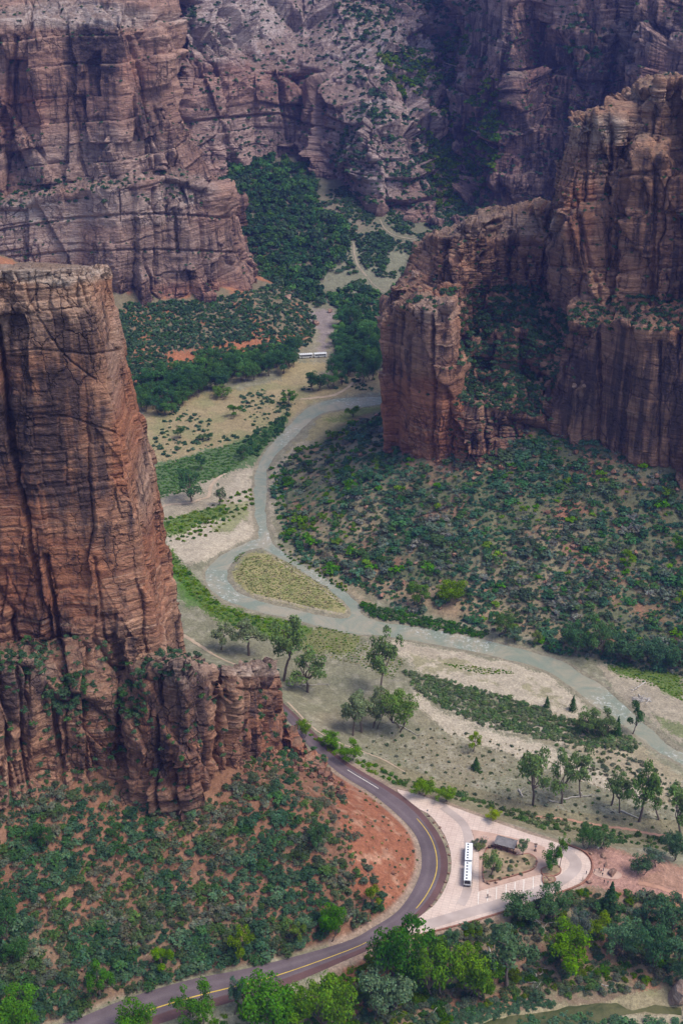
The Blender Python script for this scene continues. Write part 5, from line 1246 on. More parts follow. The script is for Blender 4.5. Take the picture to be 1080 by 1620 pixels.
TREES = [
 ('cottonwood_tree',350,1028,42,36,'round',PALE,'small rounded grey green tree nearest the foot of the tower'),
 ('cottonwood_tree',394,1038,58,54,'open',PALE,'pale thin crowned tree between the tower and the grassy river bank'),
 ('cottonwood_tree',448,1078,92,66,'open',MID,'tall forked cottonwood rising just behind the stacked rock ledges'),
 ('cottonwood_tree',487,1096,60,60,'open',MID,'lone cottonwood with a drooping side branch beyond the rock ledges'),
 ('cottonwood_tree',602,1100,96,70,'open',MID,'tallest meadow cottonwood with leaning trunk beside the sand bar'),
 ('cottonwood_tree',558,1164,64,40,'open',PALE,'slim bare stemmed cottonwood at the road end of the meadow clump'),
 ('cottonwood_tree',572,1160,66,52,'open',PALE,'middle cottonwood of the meadow clump with dark stems'),
 ('cottonwood_tree',594,1152,58,60,'multi',PALE,'spreading cottonwood at the back of the meadow clump'),
 ('cottonwood_tree',632,1156,66,66,'dense',(.10,.15,.05),'brighter green cottonwood at the river end of the meadow clump'),
 ('small_tree',748,1190,36,24,'round',(.13,.19,.03),'little yellow green tree alone in the middle meadow'),
 ('juniper_tree',752,1217,20,17,'conifer',DARK,'tiny dark juniper in front of the little yellow green tree'),
 ('cottonwood_tree',843,1273,92,60,'open',MID,'tall cottonwood with a dark leaning trunk behind the shuttle stop hedge'),
 ('cottonwood_tree',888,1273,74,46,'open',MID,'cottonwood with fallen white branches at its foot'),
 ('cottonwood_tree',918,1262,74,54,'open',MID,'broad cottonwood standing behind the one with fallen branches'),
 ('cottonwood_tree',966,1274,62,34,'thin',MID,'thin leaning tree by the sandy river bank'),
 ('cottonwood_tree',979,1286,58,32,'open',MID,'slender tree right beside the thin leaning tree'),
 ('cottonwood_tree',1009,1300,94,56,'open',(.085,.13,.05),'open crowned tree next to the fallen white log in the meadow'),
 ('cottonwood_tree',1042,1298,48,46,'thin',(.085,.13,.05),'sparse tree with bare lower stem near the edge of the meadow'),
 ('cottonwood_tree',1078,1330,86,56,'open',MID,'tree cut by the right edge of the view behind the red path'),
 ('juniper_tree',975,1163,30,17,'conifer',DARK,'dark pointed juniper beside the river'),
 ('cottonwood_tree',1000,1162,48,28,'round',(.05,.095,.04),'narrow upright dark green tree on the river bank by the juniper'),
 ('juniper_tree',905,1124,24,15,'conifer',DARK,'small dark juniper at the edge of the pale sand bar'),
 ('juniper_tree',864,1120,19,13,'conifer',DARK,'smallest juniper in the willow belt by the sand bar'),
 ('willow_tree',932,1160,40,40,'dense',MID,'bushy green willow on the river bank left of the dark juniper'),
 ('willow_tree',953,1166,38,38,'dense',(.085,.12,.055),'pale bushy willow touching the dark pointed juniper'),
 ('small_tree',776,1391,44,34,'open',(.12,.16,.07),'slender light green tree on the planted island of the stop'),
 ('small_tree',872,1378,36,30,'dense',(.045,.10,.028),'dark green tree in the oval bed on the loop'),
 ('small_tree',884,1376,52,26,'open',(.08,.14,.035),'leaning light green tree sharing the oval bed'),
 ('small_tree',826,1357,28,20,'open',(.11,.15,.085),'small grey green tree beside the shelter'),
 ('small_tree',925,1342,36,34,'dense',(.05,.095,.035),'dark rounded tree behind the tip of the loop'),
 ('small_tree',952,1340,32,38,'dense',(.06,.10,.045),'green rounded tree behind the red gathering ground'),
 ('small_tree',660,960,40,36,'dense',(.075,.13,.035),'bright green tree beside the yellow green one across the river'),
 ('small_tree',712,958,38,44,'dense',(.10,.16,.022),'vivid yellow green tree on the slope across the river'),
 ('small_tree',792,1006,40,38,'dense',(.065,.11,.04),'green tree close to the far river bank below the slope'),
 ('small_tree',813,1018,22,26,'round',(.085,.125,.085),'round blue green bushy tree right on the far river bank'),
 ('small_tree',846,1020,26,20,'round',(.12,.15,.06),'little olive tree at the foot of the slope by the bend'),
 ('small_tree',905,1032,48,48,'dense',(.048,.092,.045),'dark tree at the foot of the slope next to the dead grey snag'),
 ('small_tree',944,1038,58,58,'dense',(.06,.105,.048),'largest leafy tree at the foot of the slope'),
 ('small_tree',990,1046,46,58,'dense',(.05,.09,.05),'broad dark tree on the far bank above the green grass'),
 ('small_tree',1034,1052,44,56,'dense',(.05,.09,.055),'blue green tree above the driftwood pile'),
 ('small_tree',1072,1058,40,48,'dense',(.045,.085,.045),'dark tree at the edge of the view above the green grass'),
 ('small_tree',990,896,22,28,'round',(.10,.165,.025),'bright green bush tree high on the red slope below the butte'),
 ('small_tree',1072,880,34,26,'round',(.06,.12,.028),'green bush tree at the edge of the view on the red slope'),
 ('oak_tree',634,1566,104,96,'dense',(.040,.092,.022),'big dark green tree standing against the road junction'),
 ('oak_tree',610,1604,76,84,'dense',(.085,.125,.075),'grey green tree in front of the big dark roadside tree'),
 ('oak_tree',690,1578,78,84,'dense',(.075,.135,.030),'leafy mid green tree below the wall of the stop'),
 ('oak_tree',738,1574,76,76,'dense',(.09,.148,.03),'yellow green tree below the corner of the stop'),
 ('oak_tree',764,1582,58,52,'dense',(.07,.125,.028),'smaller yellow green tree at the side of the bigger one'),
 ('oak_tree',712,1512,40,38,'round',(.060,.105,.055),'small blue green tree right below the stop wall'),
 ('oak_tree',802,1566,92,84,'open',(.07,.11,.06),'grey green tree with pale bare branches above the stream'),
 ('oak_tree',902,1538,64,70,'dense',(.085,.15,.024),'bright lime green tree on the bank below the loop'),
 ('oak_tree',942,1488,40,38,'round',(.12,.175,.025),'small lime tree above the grey bush on the bank'),
 ('oak_tree',918,1496,44,46,'dense',(.085,.10,.085),'grey leafed bush tree behind the lime green tree'),
 ('juniper_tree',963,1442,44,34,'conifer',(.04,.075,.035),'dark upright juniper below the gathering ground'),
 ('oak_tree',980,1518,62,60,'dense',(.080,.135,.075),'pale blue green tree in the middle of the brushy bank'),
 ('oak_tree',872,1450,42,62,'dense',(.055,.095,.045),'dark tree touching the rim wall of the loop'),
 ('oak_tree',826,1454,36,58,'dense',(.05,.088,.042),'dark low tree by the rim wall under the stalls'),
 ('oak_tree',1034,1530,64,70,'dense',(.045,.088,.045),'dark tree above the pale stream bank'),
 ('oak_tree',1058,1476,58,64,'dense',(.05,.088,.048),'dark tree near the red path end'),
 ('oak_tree',1078,1556,60,60,'dense',(.06,.105,.06),'tree at the edge of the view above the big pink boulder'),
 ('oak_tree',1012,1386,30,36,'dense',(.055,.09,.05),'round dark tree at the side of the gathering ground'),
 ('oak_tree',1036,1372,30,34,'round',(.085,.115,.085),'grey green tree beside the gathering ground'),
 ('oak_tree',1066,1362,44,44,'dense',(.05,.085,.048),'dark tree behind the end of the gathering ground'),
 ('oak_tree',416,1634,84,104,'dense',(.055,.12,.026),'large bright green tree below the lower road'),
 ('oak_tree',310,1634,62,64,'dense',(.055,.115,.026),'dark green tree overhanging the lower road edge'),
 ('oak_tree',212,1650,54,64,'dense',(.06,.125,.026),'green tree crown at the bottom where the road leaves the view'),
 ('oak_tree',371,1606,54,34,'open',(.06,.105,.07),'small dark tree against the asphalt beside the large bright one'),
 ('oak_tree',524,1634,84,92,'dense',(.085,.145,.032),'yellow green tree at the bottom below the red bank'),
 ('oak_tree',470,1640,66,70,'dense',(.085,.15,.03),'mid green tree between the two bright bottom trees'),
 ('oak_tree',30,1640,64,86,'dense',(.060,.125,.028),'green tree in the bottom corner of the talus'),
 ('small_tree',160,1580,64,46,'round',(.055,.12,.028),'upright green tree at the foot of the talus near the road'),
 ('small_tree',258,1542,38,36,'round',(.095,.17,.02),'bright green bush tree beside the lower road'),
 ('small_tree',379,1526,52,40,'round',(.10,.15,.026),'yellow green bush tree on the road verge'),
 ('small_tree',521,1486,52,44,'dense',(.055,.13,.022),'green tree on the verge before the bend'),
 ('small_tree',474,1494,34,28,'round',(.10,.14,.04),'olive bush tree left of the verge tree'),
 ('small_tree',592,1440,36,30,'round',(.11,.15,.03),'olive green bush on the inside of the bend'),
 ('small_tree',6,1492,72,56,'dense',(.04,.08,.035),'dark tree cut by the left edge of the view on the talus'),
 ('small_tree',28,1530,40,40,'dense',(.042,.085,.032),'dark bush tree below the one at the left edge'),
 ('juniper_tree',72,1350,44,30,'dense',(.042,.085,.032),'dark rounded juniper high on the talus under the ledges'),
 ('juniper_tree',502,1345,40,30,'dense',(.045,.082,.038),'dark rounded juniper near the red bank of the bend'),
 ('small_tree',668,1258,26,40,'dense',(.10,.165,.025),'green bush tree at the start of the stop road'),
 ('small_tree',704,1270,24,34,'dense',(.10,.16,.03),'second green bush tree along the back edge of the stop road'),
 ('small_tree',779,1299,18,26,'round',(.16,.21,.015),'yellow bush touching the back edge of the stop'),
 ('small_tree',552,1204,26,40,'dense',(.075,.14,.025),'green bush tree where the road comes round the rubble'),
 ('small_tree',526,1182,24,32,'dense',(.075,.145,.025),'green bush tree behind the last rock ledge'),
 ('small_tree',482,1166,30,26,'dense',(.10,.16,.03),'light green bush tree tucked against the rock ledges'),
 ('small_tree',456,641,28,28,'round',(.055,.125,.025),'round bright green tree standing alone by the upper river'),
 ('small_tree',371,661,20,24,'round',(.06,.12,.028),'small round tree on the straw coloured flat'),
 ('small_tree',351,628,20,32,'dense',(.075,.12,.035),'pale green tree in front of the dark tree row'),
 ('small_tree',285,694,22,21,'round',(.05,.095,.035),'round tree alone on the flat near the tower edge'),
 ('small_tree',317,696,10,14,'round',(.05,.09,.04),'left one of two joined bushes on the flat'),
 ('small_tree',331,696,12,18,'round',(.05,.09,.04),'right one of two joined bushes on the flat'),
 ('small_tree',303,794,52,44,'open',(.05,.095,.045),'tall dark tree at the edge of the willow thicket'),
 ('small_tree',320,744,26,18,'round',(.05,.10,.05),'upright tree in the middle of the willow thicket'),
 ('small_tree',384,726,26,22,'round',(.055,.105,.045),'upright tree at the river end of the willow thicket'),
 ('small_tree',346,800,34,24,'open',(.085,.115,.065),'thin grey green tree by the winding pale path'),
 ('small_tree',558,660,18,24,'round',(.075,.14,.03),'bright bush tree on the bank below the butte prow'),
]
for a in TREES: tree(*a)

# ---- tree rows of the upper valley: like trees, each one a thing
FT = []
def far_tree(px, py, hpx, wpx, colr, label, group):
    P = hit(px, py); m = px_m(P)[0]
    kind = 'dense' if r.random() < .75 else 'round'
    a, b, uw = TREEM[kind][int(r.integers(len(TREEM[kind])))]
    t = empty('valley_tree', (P[0], P[1], P[2] - .3), r.uniform(0, 6.28)); s = wpx * m / 2 / uw
    t.scale = (s, s, hpx * m)
    tag(t, label, 'tree', group)
    ob = bpy.data.objects.new('trunk', a); C.objects.link(ob); ob.parent = t
    oc = bpy.data.objects.new('crown', b); C.objects.link(oc); oc.parent = t; oc.color = (*colr, 1)
px, py = darts([(218,640),(232,610),(300,585),(340,575),(400,562),(465,556),(470,585),(430,592),(380,600),(330,618),(280,640),(262,655),(235,650)], 13, 81, 1500)
for a, b in zip(px, py):
    far_tree(a, b + 6, r.uniform(26, 42), r.uniform(24, 38), WOOD[r.integers(4)] * r.uniform(1.0, 1.7), 'dark leafy tree in the row along the foot of the far orange slope', 'dark trees lining the foot of the far slope')
px, py = darts([(486,616),(512,604),(540,586),(532,540),(545,510),(600,530),(606,596),(560,604),(520,612)], 14, 82, 1500)
for a, b in zip(px, py):
    far_tree(a, b + 4, r.uniform(26, 42), r.uniform(24, 36), WOOD[r.integers(4)] * r.uniform(1.1, 2.0), 'leafy green tree of the grove between the far bus and the butte', 'grove beside the far road')
# ------------------------------------------------------------------ built things
class MB:
    """collects shaped pieces and links them as one mesh"""
    def __init__(s): s.bm = bmesh.new()
    def box(s, x0, x1, y0, y1, z0, z1, bev=0.0, seg=2):
        r = bmesh.ops.create_cube(s.bm, size=1); vs = r['verts']
        for v in vs: v.co = ((x0 + x1) / 2 + v.co.x * (x1 - x0), (y0 + y1) / 2 + v.co.y * (y1 - y0), (z0 + z1) / 2 + v.co.z * (z1 - z0))
        if bev:
            es = list({e for v in vs for e in v.link_edges})
            bmesh.ops.bevel(s.bm, geom=es, offset=bev, segments=seg, affect='EDGES', profile=.6)
        return s
    def cyl(s, a, b, r0, r1=None, n=12):
        a, b = Vector(a), Vector(b); r1 = r0 if r1 is None else r1
        d = b - a; q = d.to_track_quat('Z', 'Y').to_matrix().to_4x4()
        bmesh.ops.create_cone(s.bm, cap_ends=True, segments=n, radius1=r0, radius2=r1, depth=d.length, matrix=Matrix.Translation((a + b) / 2) @ q)
        return s
    def build(s, name, mat, parent=None, smooth=False):
        bmesh.ops.recalc_face_normals(s.bm, faces=s.bm.faces[:])
        me = bpy.data.meshes.new(name); s.bm.to_mesh(me); s.bm.free()
        me.polygons.foreach_set('use_smooth', np.full(len(me.polygons), smooth))
        return link(name, me, mat, parent)

WHITEP = plain('white_bus_paint', (.74,.74,.72), .45, .4, .05, .5); GLASS = plain('dark_glass', (.018,.02,.024), .2, .5, .1); RUBBER = plain('tyre_rubber', (.025,.024,.023), .9, .2)
STEEL = plain('grey_steel', (.32,.32,.32), .5, .4, .08, 1, .3); GREEN = plain('green_band', (.10,.17,.09), .5, .4); REDP = plain('red_lamp', (.4,.03,.02), .4, .4)
SHROOF = plain('grey_roof', (.33,.305,.295), .7, .3, .14, .8); TIMBER = plain('dark_timber', (.095,.06,.042), .85, .2, .25, 2)
BOULDER = ROCK

def bus_unit(parent, name, x0, x1, front):
    """one coach body, x along the length"""
    b = MB().box(x0, x1, -1.25, 1.25, .38, 3.05, .22, 3).build(name, WHITEP, parent)
    MB().box(x0 + .25, x1 - .25, -1.265, 1.265, 1.0, 1.12).build('side_stripe', GREEN, b)
    n = 6; L = (x1 - x0 - 1.2) / n
    for s in (-1, 1):
        for k in range(n): MB().box(x0 + .6 + k * L + .06, x0 + .6 + (k + 1) * L - .06, s * 1.24, s * 1.268, 1.5, 2.45).build('window', GLASS, b)
    for xe, sgn in ((x0, -1), (x1, 1)):
        a, c = (xe - .02, xe + .05) if sgn < 0 else (xe - .05, xe + .02)
        MB().box(a, c, -1.0, 1.0, 1.35, 2.6).build('windscreen' if front and sgn < 0 else 'end_window', GLASS, b)
    for k in range(6):
        xx = x0 + .9 + (x1 - x0 - 1.8) * k / 5
        MB().box(xx - .32, xx + .32, .02, .62, 3.02, 3.10, .02, 1).build('roof_hatch', GLASS, b)
    MB().box(x0 + .3, x1 - .3, -.9, -.25, 3.02, 3.09, .03, 1).build('roof_rail', WHITEP, b)
    for s in (-1, 1):
        for xx in ((x0 + 1.7, x1 - 1.9) if front else (x0 + 3.0, x1 - 1.4)):
            wb = MB().cyl((xx, s * 1.02, .5), (xx, s * 1.27, .5), .5, n=20).build('wheel', RUBBER, parent)
            MB().cyl((xx, s * 1.25, .5), (xx, s * 1.285, .5), .24, n=14).build('rim', STEEL, wb)
    MB().box(x0 - .1, x0 + .2, -1.2, 1.2, .38, .75, .06, 1).build('bumper', RUBBER, b)
    return b
def shuttle(loc, rz, label):
    t = empty('shuttle_bus', loc, rz); tag(t, label, 'bus')
    b = bus_unit(t, 'coach_body', 0, 9.2, True)
    for s in (-1, 1):
        MB().box(-.04, .02, s * .85 - .14, s * .85 + .14, .85, 1.1).build('headlight', STEEL, b)
        MB().box(-.35, -.1, s * 1.45 - .1, s * 1.45 + .1, 1.9, 2.5, .03, 1).cyl((-.2, s * 1.2, 2.5), (-.2, s * 1.45, 2.5), .03, n=6).build('mirror', RUBBER, b)
    MB().box(-.03, .04, -.8, .8, 2.65, 2.9).build('destination_board', GLASS, b)
    c = bus_unit(t, 'trailer_body', 10.0, 18.6, False)
    MB().cyl((9.0, 0, .6), (10.2, 0, .6), .09).build('drawbar', STEEL, t)
    for s in (-1, 1): MB().box(18.57, 18.63, s * .95 - .1, s * .95 + .1, .95, 1.2).build('tail_lamp', REDP, c)
    return t
A = on(738.3, 1404, ZR); B = on(741.2, 1341, ZR)
shuttle((A[0], A[1], ZR + .19), math.atan2(B[1] - A[1], B[0] - A[0]), 'white shuttle bus towing a trailer, parked in the loop beside the planted island')
P = hit(473, 567); Q = hit(516, 564.5)
far_z = max(P[2], Q[2]) + .05
shuttle((P[0], P[1], far_z), math.atan2(Q[1] - P[1], Q[0] - P[0]), 'distant white shuttle bus with a trailer on the road at the valley head')
def far_strip(pts, wm, label):
    H = np.array([hit(x, y) for x, y in smooth_poly(pts, 6)]); P_ = H[:, :2]
    T = np.gradient(P_, axis=0); T /= np.linalg.norm(T, axis=1)[:, None] + 1e-9; N = np.stack([-T[:, 1], T[:, 0]], 1)
    s = np.linspace(-1, 1, 5); Q_ = P_[:, None] + N[:, None] * wm * s[None, :, None]
    z = ground(Q_[..., 0], Q_[..., 1]).max(1, keepdims=True) + .25 + 0 * s[None]
    tag(link('road', np_mesh('road', np.concatenate([Q_, z[..., None]], 2).reshape(-1, 3), grid_faces(len(P_), 5)[:, ::-1], {'across': np.full(len(P_) * 5, .4)}), bpy.data.materials['asphalt']), label, 'road', kind='structure')

# ---- shelter
a = on(786, 1340, ZR)[:2]; b = on(812, 1347, ZR)[:2]
ang = math.atan2(b[1] - a[1], b[0] - a[0]); c = (a + b) / 2
t = empty('bus_shelter', (c[0], c[1], ZR + .26), ang); tag(t, 'open sided waiting shelter with a grey sloping roof on the plaza', 'shelter')
bm = bmesh.new()
L = 3.7
vs = [bm.verts.new(v) for v in ((-L, -2.1, 2.75), (L, -2.1, 2.75), (L, .5, 3.75), (-L, .5, 3.75), (-L, 2.3, 3.0), (L, 2.3, 3.0))]
bm.faces.new((vs[0], vs[1], vs[2], vs[3])); bm.faces.new((vs[3], vs[2], vs[5], vs[4]))
bmesh.ops.solidify(bm, geom=bm.faces[:], thickness=.16)
me = bpy.data.meshes.new('roof'); bm.to_mesh(me); bm.free()
rf = link('roof', me, SHROOF, t)
MB().box(-L, L, -2.18, -2.08, 2.5, 2.78).box(-L, L, 2.28, 2.38, 2.75, 3.02).build('fascia', TIMBER, rf)
for x in (-3.3, -1.1, 1.1, 3.3):
    for y, z in ((-1.8, 2.75), (1.9, 3.0)):
        MB().box(x - .12, x + .12, y - .12, y + .12, 0, z, .015, 1).box(x - .28, x + .28, y - .28, y + .28, 0, .55, .03, 1).build('post', TIMBER, t)
MB().box(-3.2, 3.2, 1.5, 1.62, .1, 1.5).build('back_panel', TIMBER, t)
for x in (-1.9, 1.9):
    bn = empty('bench', (0, 0, 0)); bn.parent = t; bn.location = (x, .8, 0)
    MB().box(-1.2, 1.2, -.25, .25, .42, .5, .01, 1).build('seat', TIMBER, bn)
    for s in (-.95, .95): MB().box(s - .06, s + .06, -.2, .2, 0, .42).build('leg', STEEL, bn)
# low curved red wall in front of the shelter
P = np.array(W(smooth_poly([(768,1345),(775,1341),(784,1341),(800,1346),(816,1352)], 6), ZR))
T = np.gradient(P, axis=0); T /= np.linalg.norm(T, axis=1)[:, None]; N = np.stack([-T[:, 1], T[:, 0]], 1)
V = np.stack([np.c_[P + N * o_, np.full(len(P), z)] for o_, z in ((.22, ZR + .2), (.22, ZR + .95), (-.22, ZR + .95), (-.22, ZR + .2))], 1)
tag(link('retaining_wall', np_mesh('retaining_wall', V.reshape(-1, 3), grid_faces(len(P), 4), {}, flat=True), KERB), 'low curved red stone wall between the shelter and the planted island', 'wall')

# ---- small posts, signs, bin
def level(px, py):
    p = on(px, py, ZR + .26); return Vector((p[0], p[1], ZR + .2))
t = empty('information_post', level(846, 1346)); tag(t, 'dark information post with a small roof on the plaza by the oval bed', 'post')
MB().box(-.09, .09, -.09, .09, 0, 3.1).build('post', TIMBER, t); MB().box(-.55, .55, -.35, .35, 2.95, 3.15, .03, 1).build('cap', TIMBER, t); MB().box(-.4, .4, -.4, .4, 0, .5, .04, 1).build('foot', TIMBER, t); MB().box(-.45, .45, -.12, -.09, 1.7, 2.6).build('board', SHROOF, t)
t = empty('road_sign', (*on(675.5, 1289, ZR)[:2], ZR)); tag(t, 'small road sign on a thin post at the tip of the verge strip', 'sign')
MB().cyl((0, 0, 0), (0, 0, 2.4), .05, n=8).build('post', STEEL, t); MB().box(-.3, .3, -.03, .03, 1.7, 2.4, .02, 1).build('plate', STEEL, t)
for x, y, lab in ((761,1326,'pale post nearest the shrub bed by the bus'), (764.5,1325,'second pale post along from the shrub bed by the bus'), (768,1326,'third pale post along from the shrub bed by the bus'), (771,1328,'pale post nearest the shelter')):
    t = empty('bollard', level(x, y)); tag(t, lab, 'bollard', 'short pale posts on the plaza')
    MB().cyl((0, 0, 0), (0, 0, 1.0), .09, n=10).build('shaft', STEEL, t); MB().cyl((0, 0, 1.0), (0, 0, 1.1), .11, .04, n=10).build('cap', WHITEP, t)
t = empty('litter_bin', level(777, 1341)); tag(t, 'dark litter bin standing beside the shelter', 'bin')
MB().cyl((0, 0, 0), (0, 0, 1.0), .38, .42, 14).build('body', TIMBER, t); MB().cyl((0, 0, 1.0), (0, 0, 1.2), .46, .2, 14).build('lid', RUBBER, t)
t = empty('litter_bin', level(773.5, 1342.5)); tag(t, 'second dark bin at the end of the curved red wall', 'bin')
MB().box(-.45, .45, -.4, .4, 0, 1.1, .05, 1).build('body', RUBBER, t); MB().box(-.48, .48, -.43, .43, 1.1, 1.22, .03, 1).build('lid', TIMBER, t)

# ---- people: one skinned body each
SKIN = (.42,.26,.18)
def person(P, rz, pose, shirt, trousers, label, hair=(.05,.035,.025), hat=None):
    J = {'pelvis': (0, 0, .95), 'waist': (0, .01, 1.1), 'chest': (0, .0, 1.32), 'neck': (0, .0, 1.48), 'head': (0, -.02, 1.60), 'crown': (0, -.01, 1.72)}
    st_ = .22 if pose == 'walk' else .03
    for s, k in ((-1, 'r'), (1, 'l')):
        f = s * st_
        J['hip' + k] = (s * .10, 0, .90); J['knee' + k] = (s * .11, -.5 * f - .03, .50); J['ankle' + k] = (s * .11, -f + .02, .09); J['toe' + k] = (s * .12, -f - .16, .04)
        J['sho' + k] = (s * .19, .0, 1.42)
        if pose == 'hold' : J['elb' + k] = (s * .25, -.08, 1.15); J['wri' + k] = (s * .12, -.30, 1.18); J['hand' + k] = (s * .06, -.38, 1.22)
        else: J['elb' + k] = (s * .26, .6 * f + .02, 1.14); J['wri' + k] = (s * .27, 1.1 * f - .06, .90); J['hand' + k] = (s * .27, 1.2 * f - .08, .80)
    rad = {'pelvis': (.16,.12), 'waist': (.145,.105), 'chest': (.17,.12), 'neck': (.06,.06), 'head': (.085,.10), 'crown': (.06,.07)}
    for k in 'lr': rad.update({'hip' + k: (.10,.10), 'knee' + k: (.065,.065), 'ankle' + k: (.042,.042), 'toe' + k: (.045,.03), 'sho' + k: (.065,.065), 'elb' + k: (.045,.045), 'wri' + k: (.032,.032), 'hand' + k: (.04,.025)})
    E = [('pelvis','waist'),('waist','chest'),('chest','neck'),('neck','head'),('head','crown')]
    for k in 'lr': E += [('pelvis','hip'+k),('hip'+k,'knee'+k),('knee'+k,'ankle'+k),('ankle'+k,'toe'+k),('chest','sho'+k),('sho'+k,'elb'+k),('elb'+k,'wri'+k),('wri'+k,'hand'+k)]
    names = list(J); me = bpy.data.meshes.new('person_skeleton')
    me.from_pydata([J[n] for n in names], [(names.index(a), names.index(b)) for a, b in E], [])
    o = bpy.data.objects.new('person', me); C.objects.link(o)
    md = o.modifiers.new('skin', 'SKIN'); o.modifiers.new('sub', 'SUBSURF').levels = 1
    for i, n in enumerate(names):
        me.skin_vertices[0].data[i].radius = rad[n]; me.skin_vertices[0].data[i].use_root = n == 'pelvis'
    dg = bpy.context.evaluated_depsgraph_get(); dg.update()
    m2 = bpy.data.meshes.new_from_object(o.evaluated_get(dg)); o.modifiers.clear(); o.data = m2; m2.name = 'person'
    mats = [plain('shirt', shirt, .9, .1, .1), plain('trousers', trousers, .9, .1, .1), plain('skin', SKIN, .6, .3, .05), plain('hair', hair, .8, .2, .2), plain('shoes', (.05,.045,.04), .8, .2)]
    m2.materials.clear()
    for m in mats: m2.materials.append(m)
    for p in m2.polygons:
        c = p.center; p.use_smooth = True
        p.material_index = 4 if c.z < .12 else 1 if c.z < 1.0 and abs(c.x) < .21 else 2 if (c.z > 1.46 and (c.y < .02 and c.z < 1.68)) or (abs(c.x) > .21 and c.z < 1.02) or (pose == 'hold' and c.y < -.24) else 3 if c.z > 1.52 else 0
    o.location = P; o.rotation_euler = (0, 0, rz)
    tag(o, label, 'person')
    if hat: MB().cyl((0, -.02, 1.68), (0, -.02, 1.70), .2, n=16).cyl((0, -.02, 1.70), (0, -.02, 1.8), .11, .09, 14).build('hat', plain('hat', hat, .9), o)
    return o
DK, BL, RD, WH, GRY, KH, TL = (.03,.03,.035), (.05,.08,.17), (.30,.05,.04), (.62,.6,.56), (.2,.2,.2), (.30,.24,.15), (.05,.16,.16)
def pl(x, y, z): p = on(x, y, z); return (p[0], p[1], z)
pz = ZR + .26
person(pl(753.5, 1347.5, ZR + .26), 1.2, 'stand', DK, GRY, 'person in a dark top standing by the middle of the parked bus', hat=None)
person(pl(770.5, 1420, ZR + .2), .3, 'hold', DK, DK, 'person in dark clothes pushing a bicycle across the stalls')
gz = ZR + .02
person(pl(926.5, 1383, ZR + .14), 2.0, 'stand', GRY, DK, 'person in grey at the inner kerb of the loop tip')
person(pl(920.7, 1393, ZR + .14), 1.0, 'walk', KH, GRY, 'person in khaki walking alone on the rim of the loop')
person(pl(939.5, 1380, gz), -1.5, 'stand', BL, DK, 'person in blue at the loop end of the gathered group')
person(pl(946.5, 1378.5, gz + .05), 2.6, 'stand', DK, DK, 'person in black at the back of the gathered group')
person(pl(949.5, 1381, gz + .05), .6, 'hold', RD, DK, 'person in a dark red top in the middle of the gathered group')
person(pl(953.5, 1378, gz + .05), -2.2, 'stand', DK, BL, 'person in a black top and blue trousers at the back of the group')
person(pl(952, 1386, gz + .05), 3.0, 'stand', DK, GRY, 'person in black standing in front of the gathered group on the pad')
person(pl(954.6, 1397, gz), 2.4, 'walk', DK, DK, 'person in dark clothes walking on the red earth below the pad')
person(pl(960.5, 1399, gz), .4, 'stand', TL, DK, 'person in teal standing above the dark juniper')
person(pl(945, 1345.5, ZR), .4, 'walk', WH, BL, 'person in white by the boulders behind the loop')
# bicycle
q = pl(772.6, 1420.5, ZR + .15); t = empty('bicycle', q, .25); tag(t, 'dark bicycle pushed by the person crossing the stalls', 'bicycle')
for x in (-.52, .52):
    bm = bmesh.new(); n = 20; k = 6; R0, r0 = .33, .03
    vv = [[bm.verts.new((x + (R0 + r0 * math.cos(6.2832 * j / k)) * math.cos(6.2832 * i / n), r0 * math.sin(6.2832 * j / k), .34 + (R0 + r0 * math.cos(6.2832 * j / k)) * math.sin(6.2832 * i / n))) for j in range(k)] for i in range(n)]
    for i in range(n):
        for j in range(k): bm.faces.new((vv[i][j], vv[(i + 1) % n][j], vv[(i + 1) % n][(j + 1) % k], vv[i][(j + 1) % k]))
    me = bpy.data.meshes.new('wheel'); bm.to_mesh(me); bm.free(); wl = link('wheel', me, RUBBER, t)
    sp = MB()
    for i in range(8): sp.cyl((x, 0, .34), (x + .32 * math.cos(i * .785), 0, .34 + .32 * math.sin(i * .785)), .006, n=4)
    sp.build('spokes', STEEL, wl)
f = MB()
for a_, b_ in (((-.52,0,.34),(-.15,0,.85)),((-.52,0,.34),(-.05,0,.34)),((-.05,0,.34),(-.2,0,.95)),((-.05,0,.34),(.36,0,.85)),((-.15,0,.85),(.36,0,.85)),((.36,0,.95),(.52,0,.34))): f.cyl(a_, b_, .022, n=6)
f.build('frame', DKM := plain('dark_paint', (.03,.03,.04), .5, .4), t); MB().box(-.32, -.08, -.07, .07, .94, 1.0, .02, 1).build('saddle', RUBBER, t); MB().cyl((.34, -.3, 1.0), (.34, .3, 1.0), .018, n=6).build('handlebar', STEEL, t)

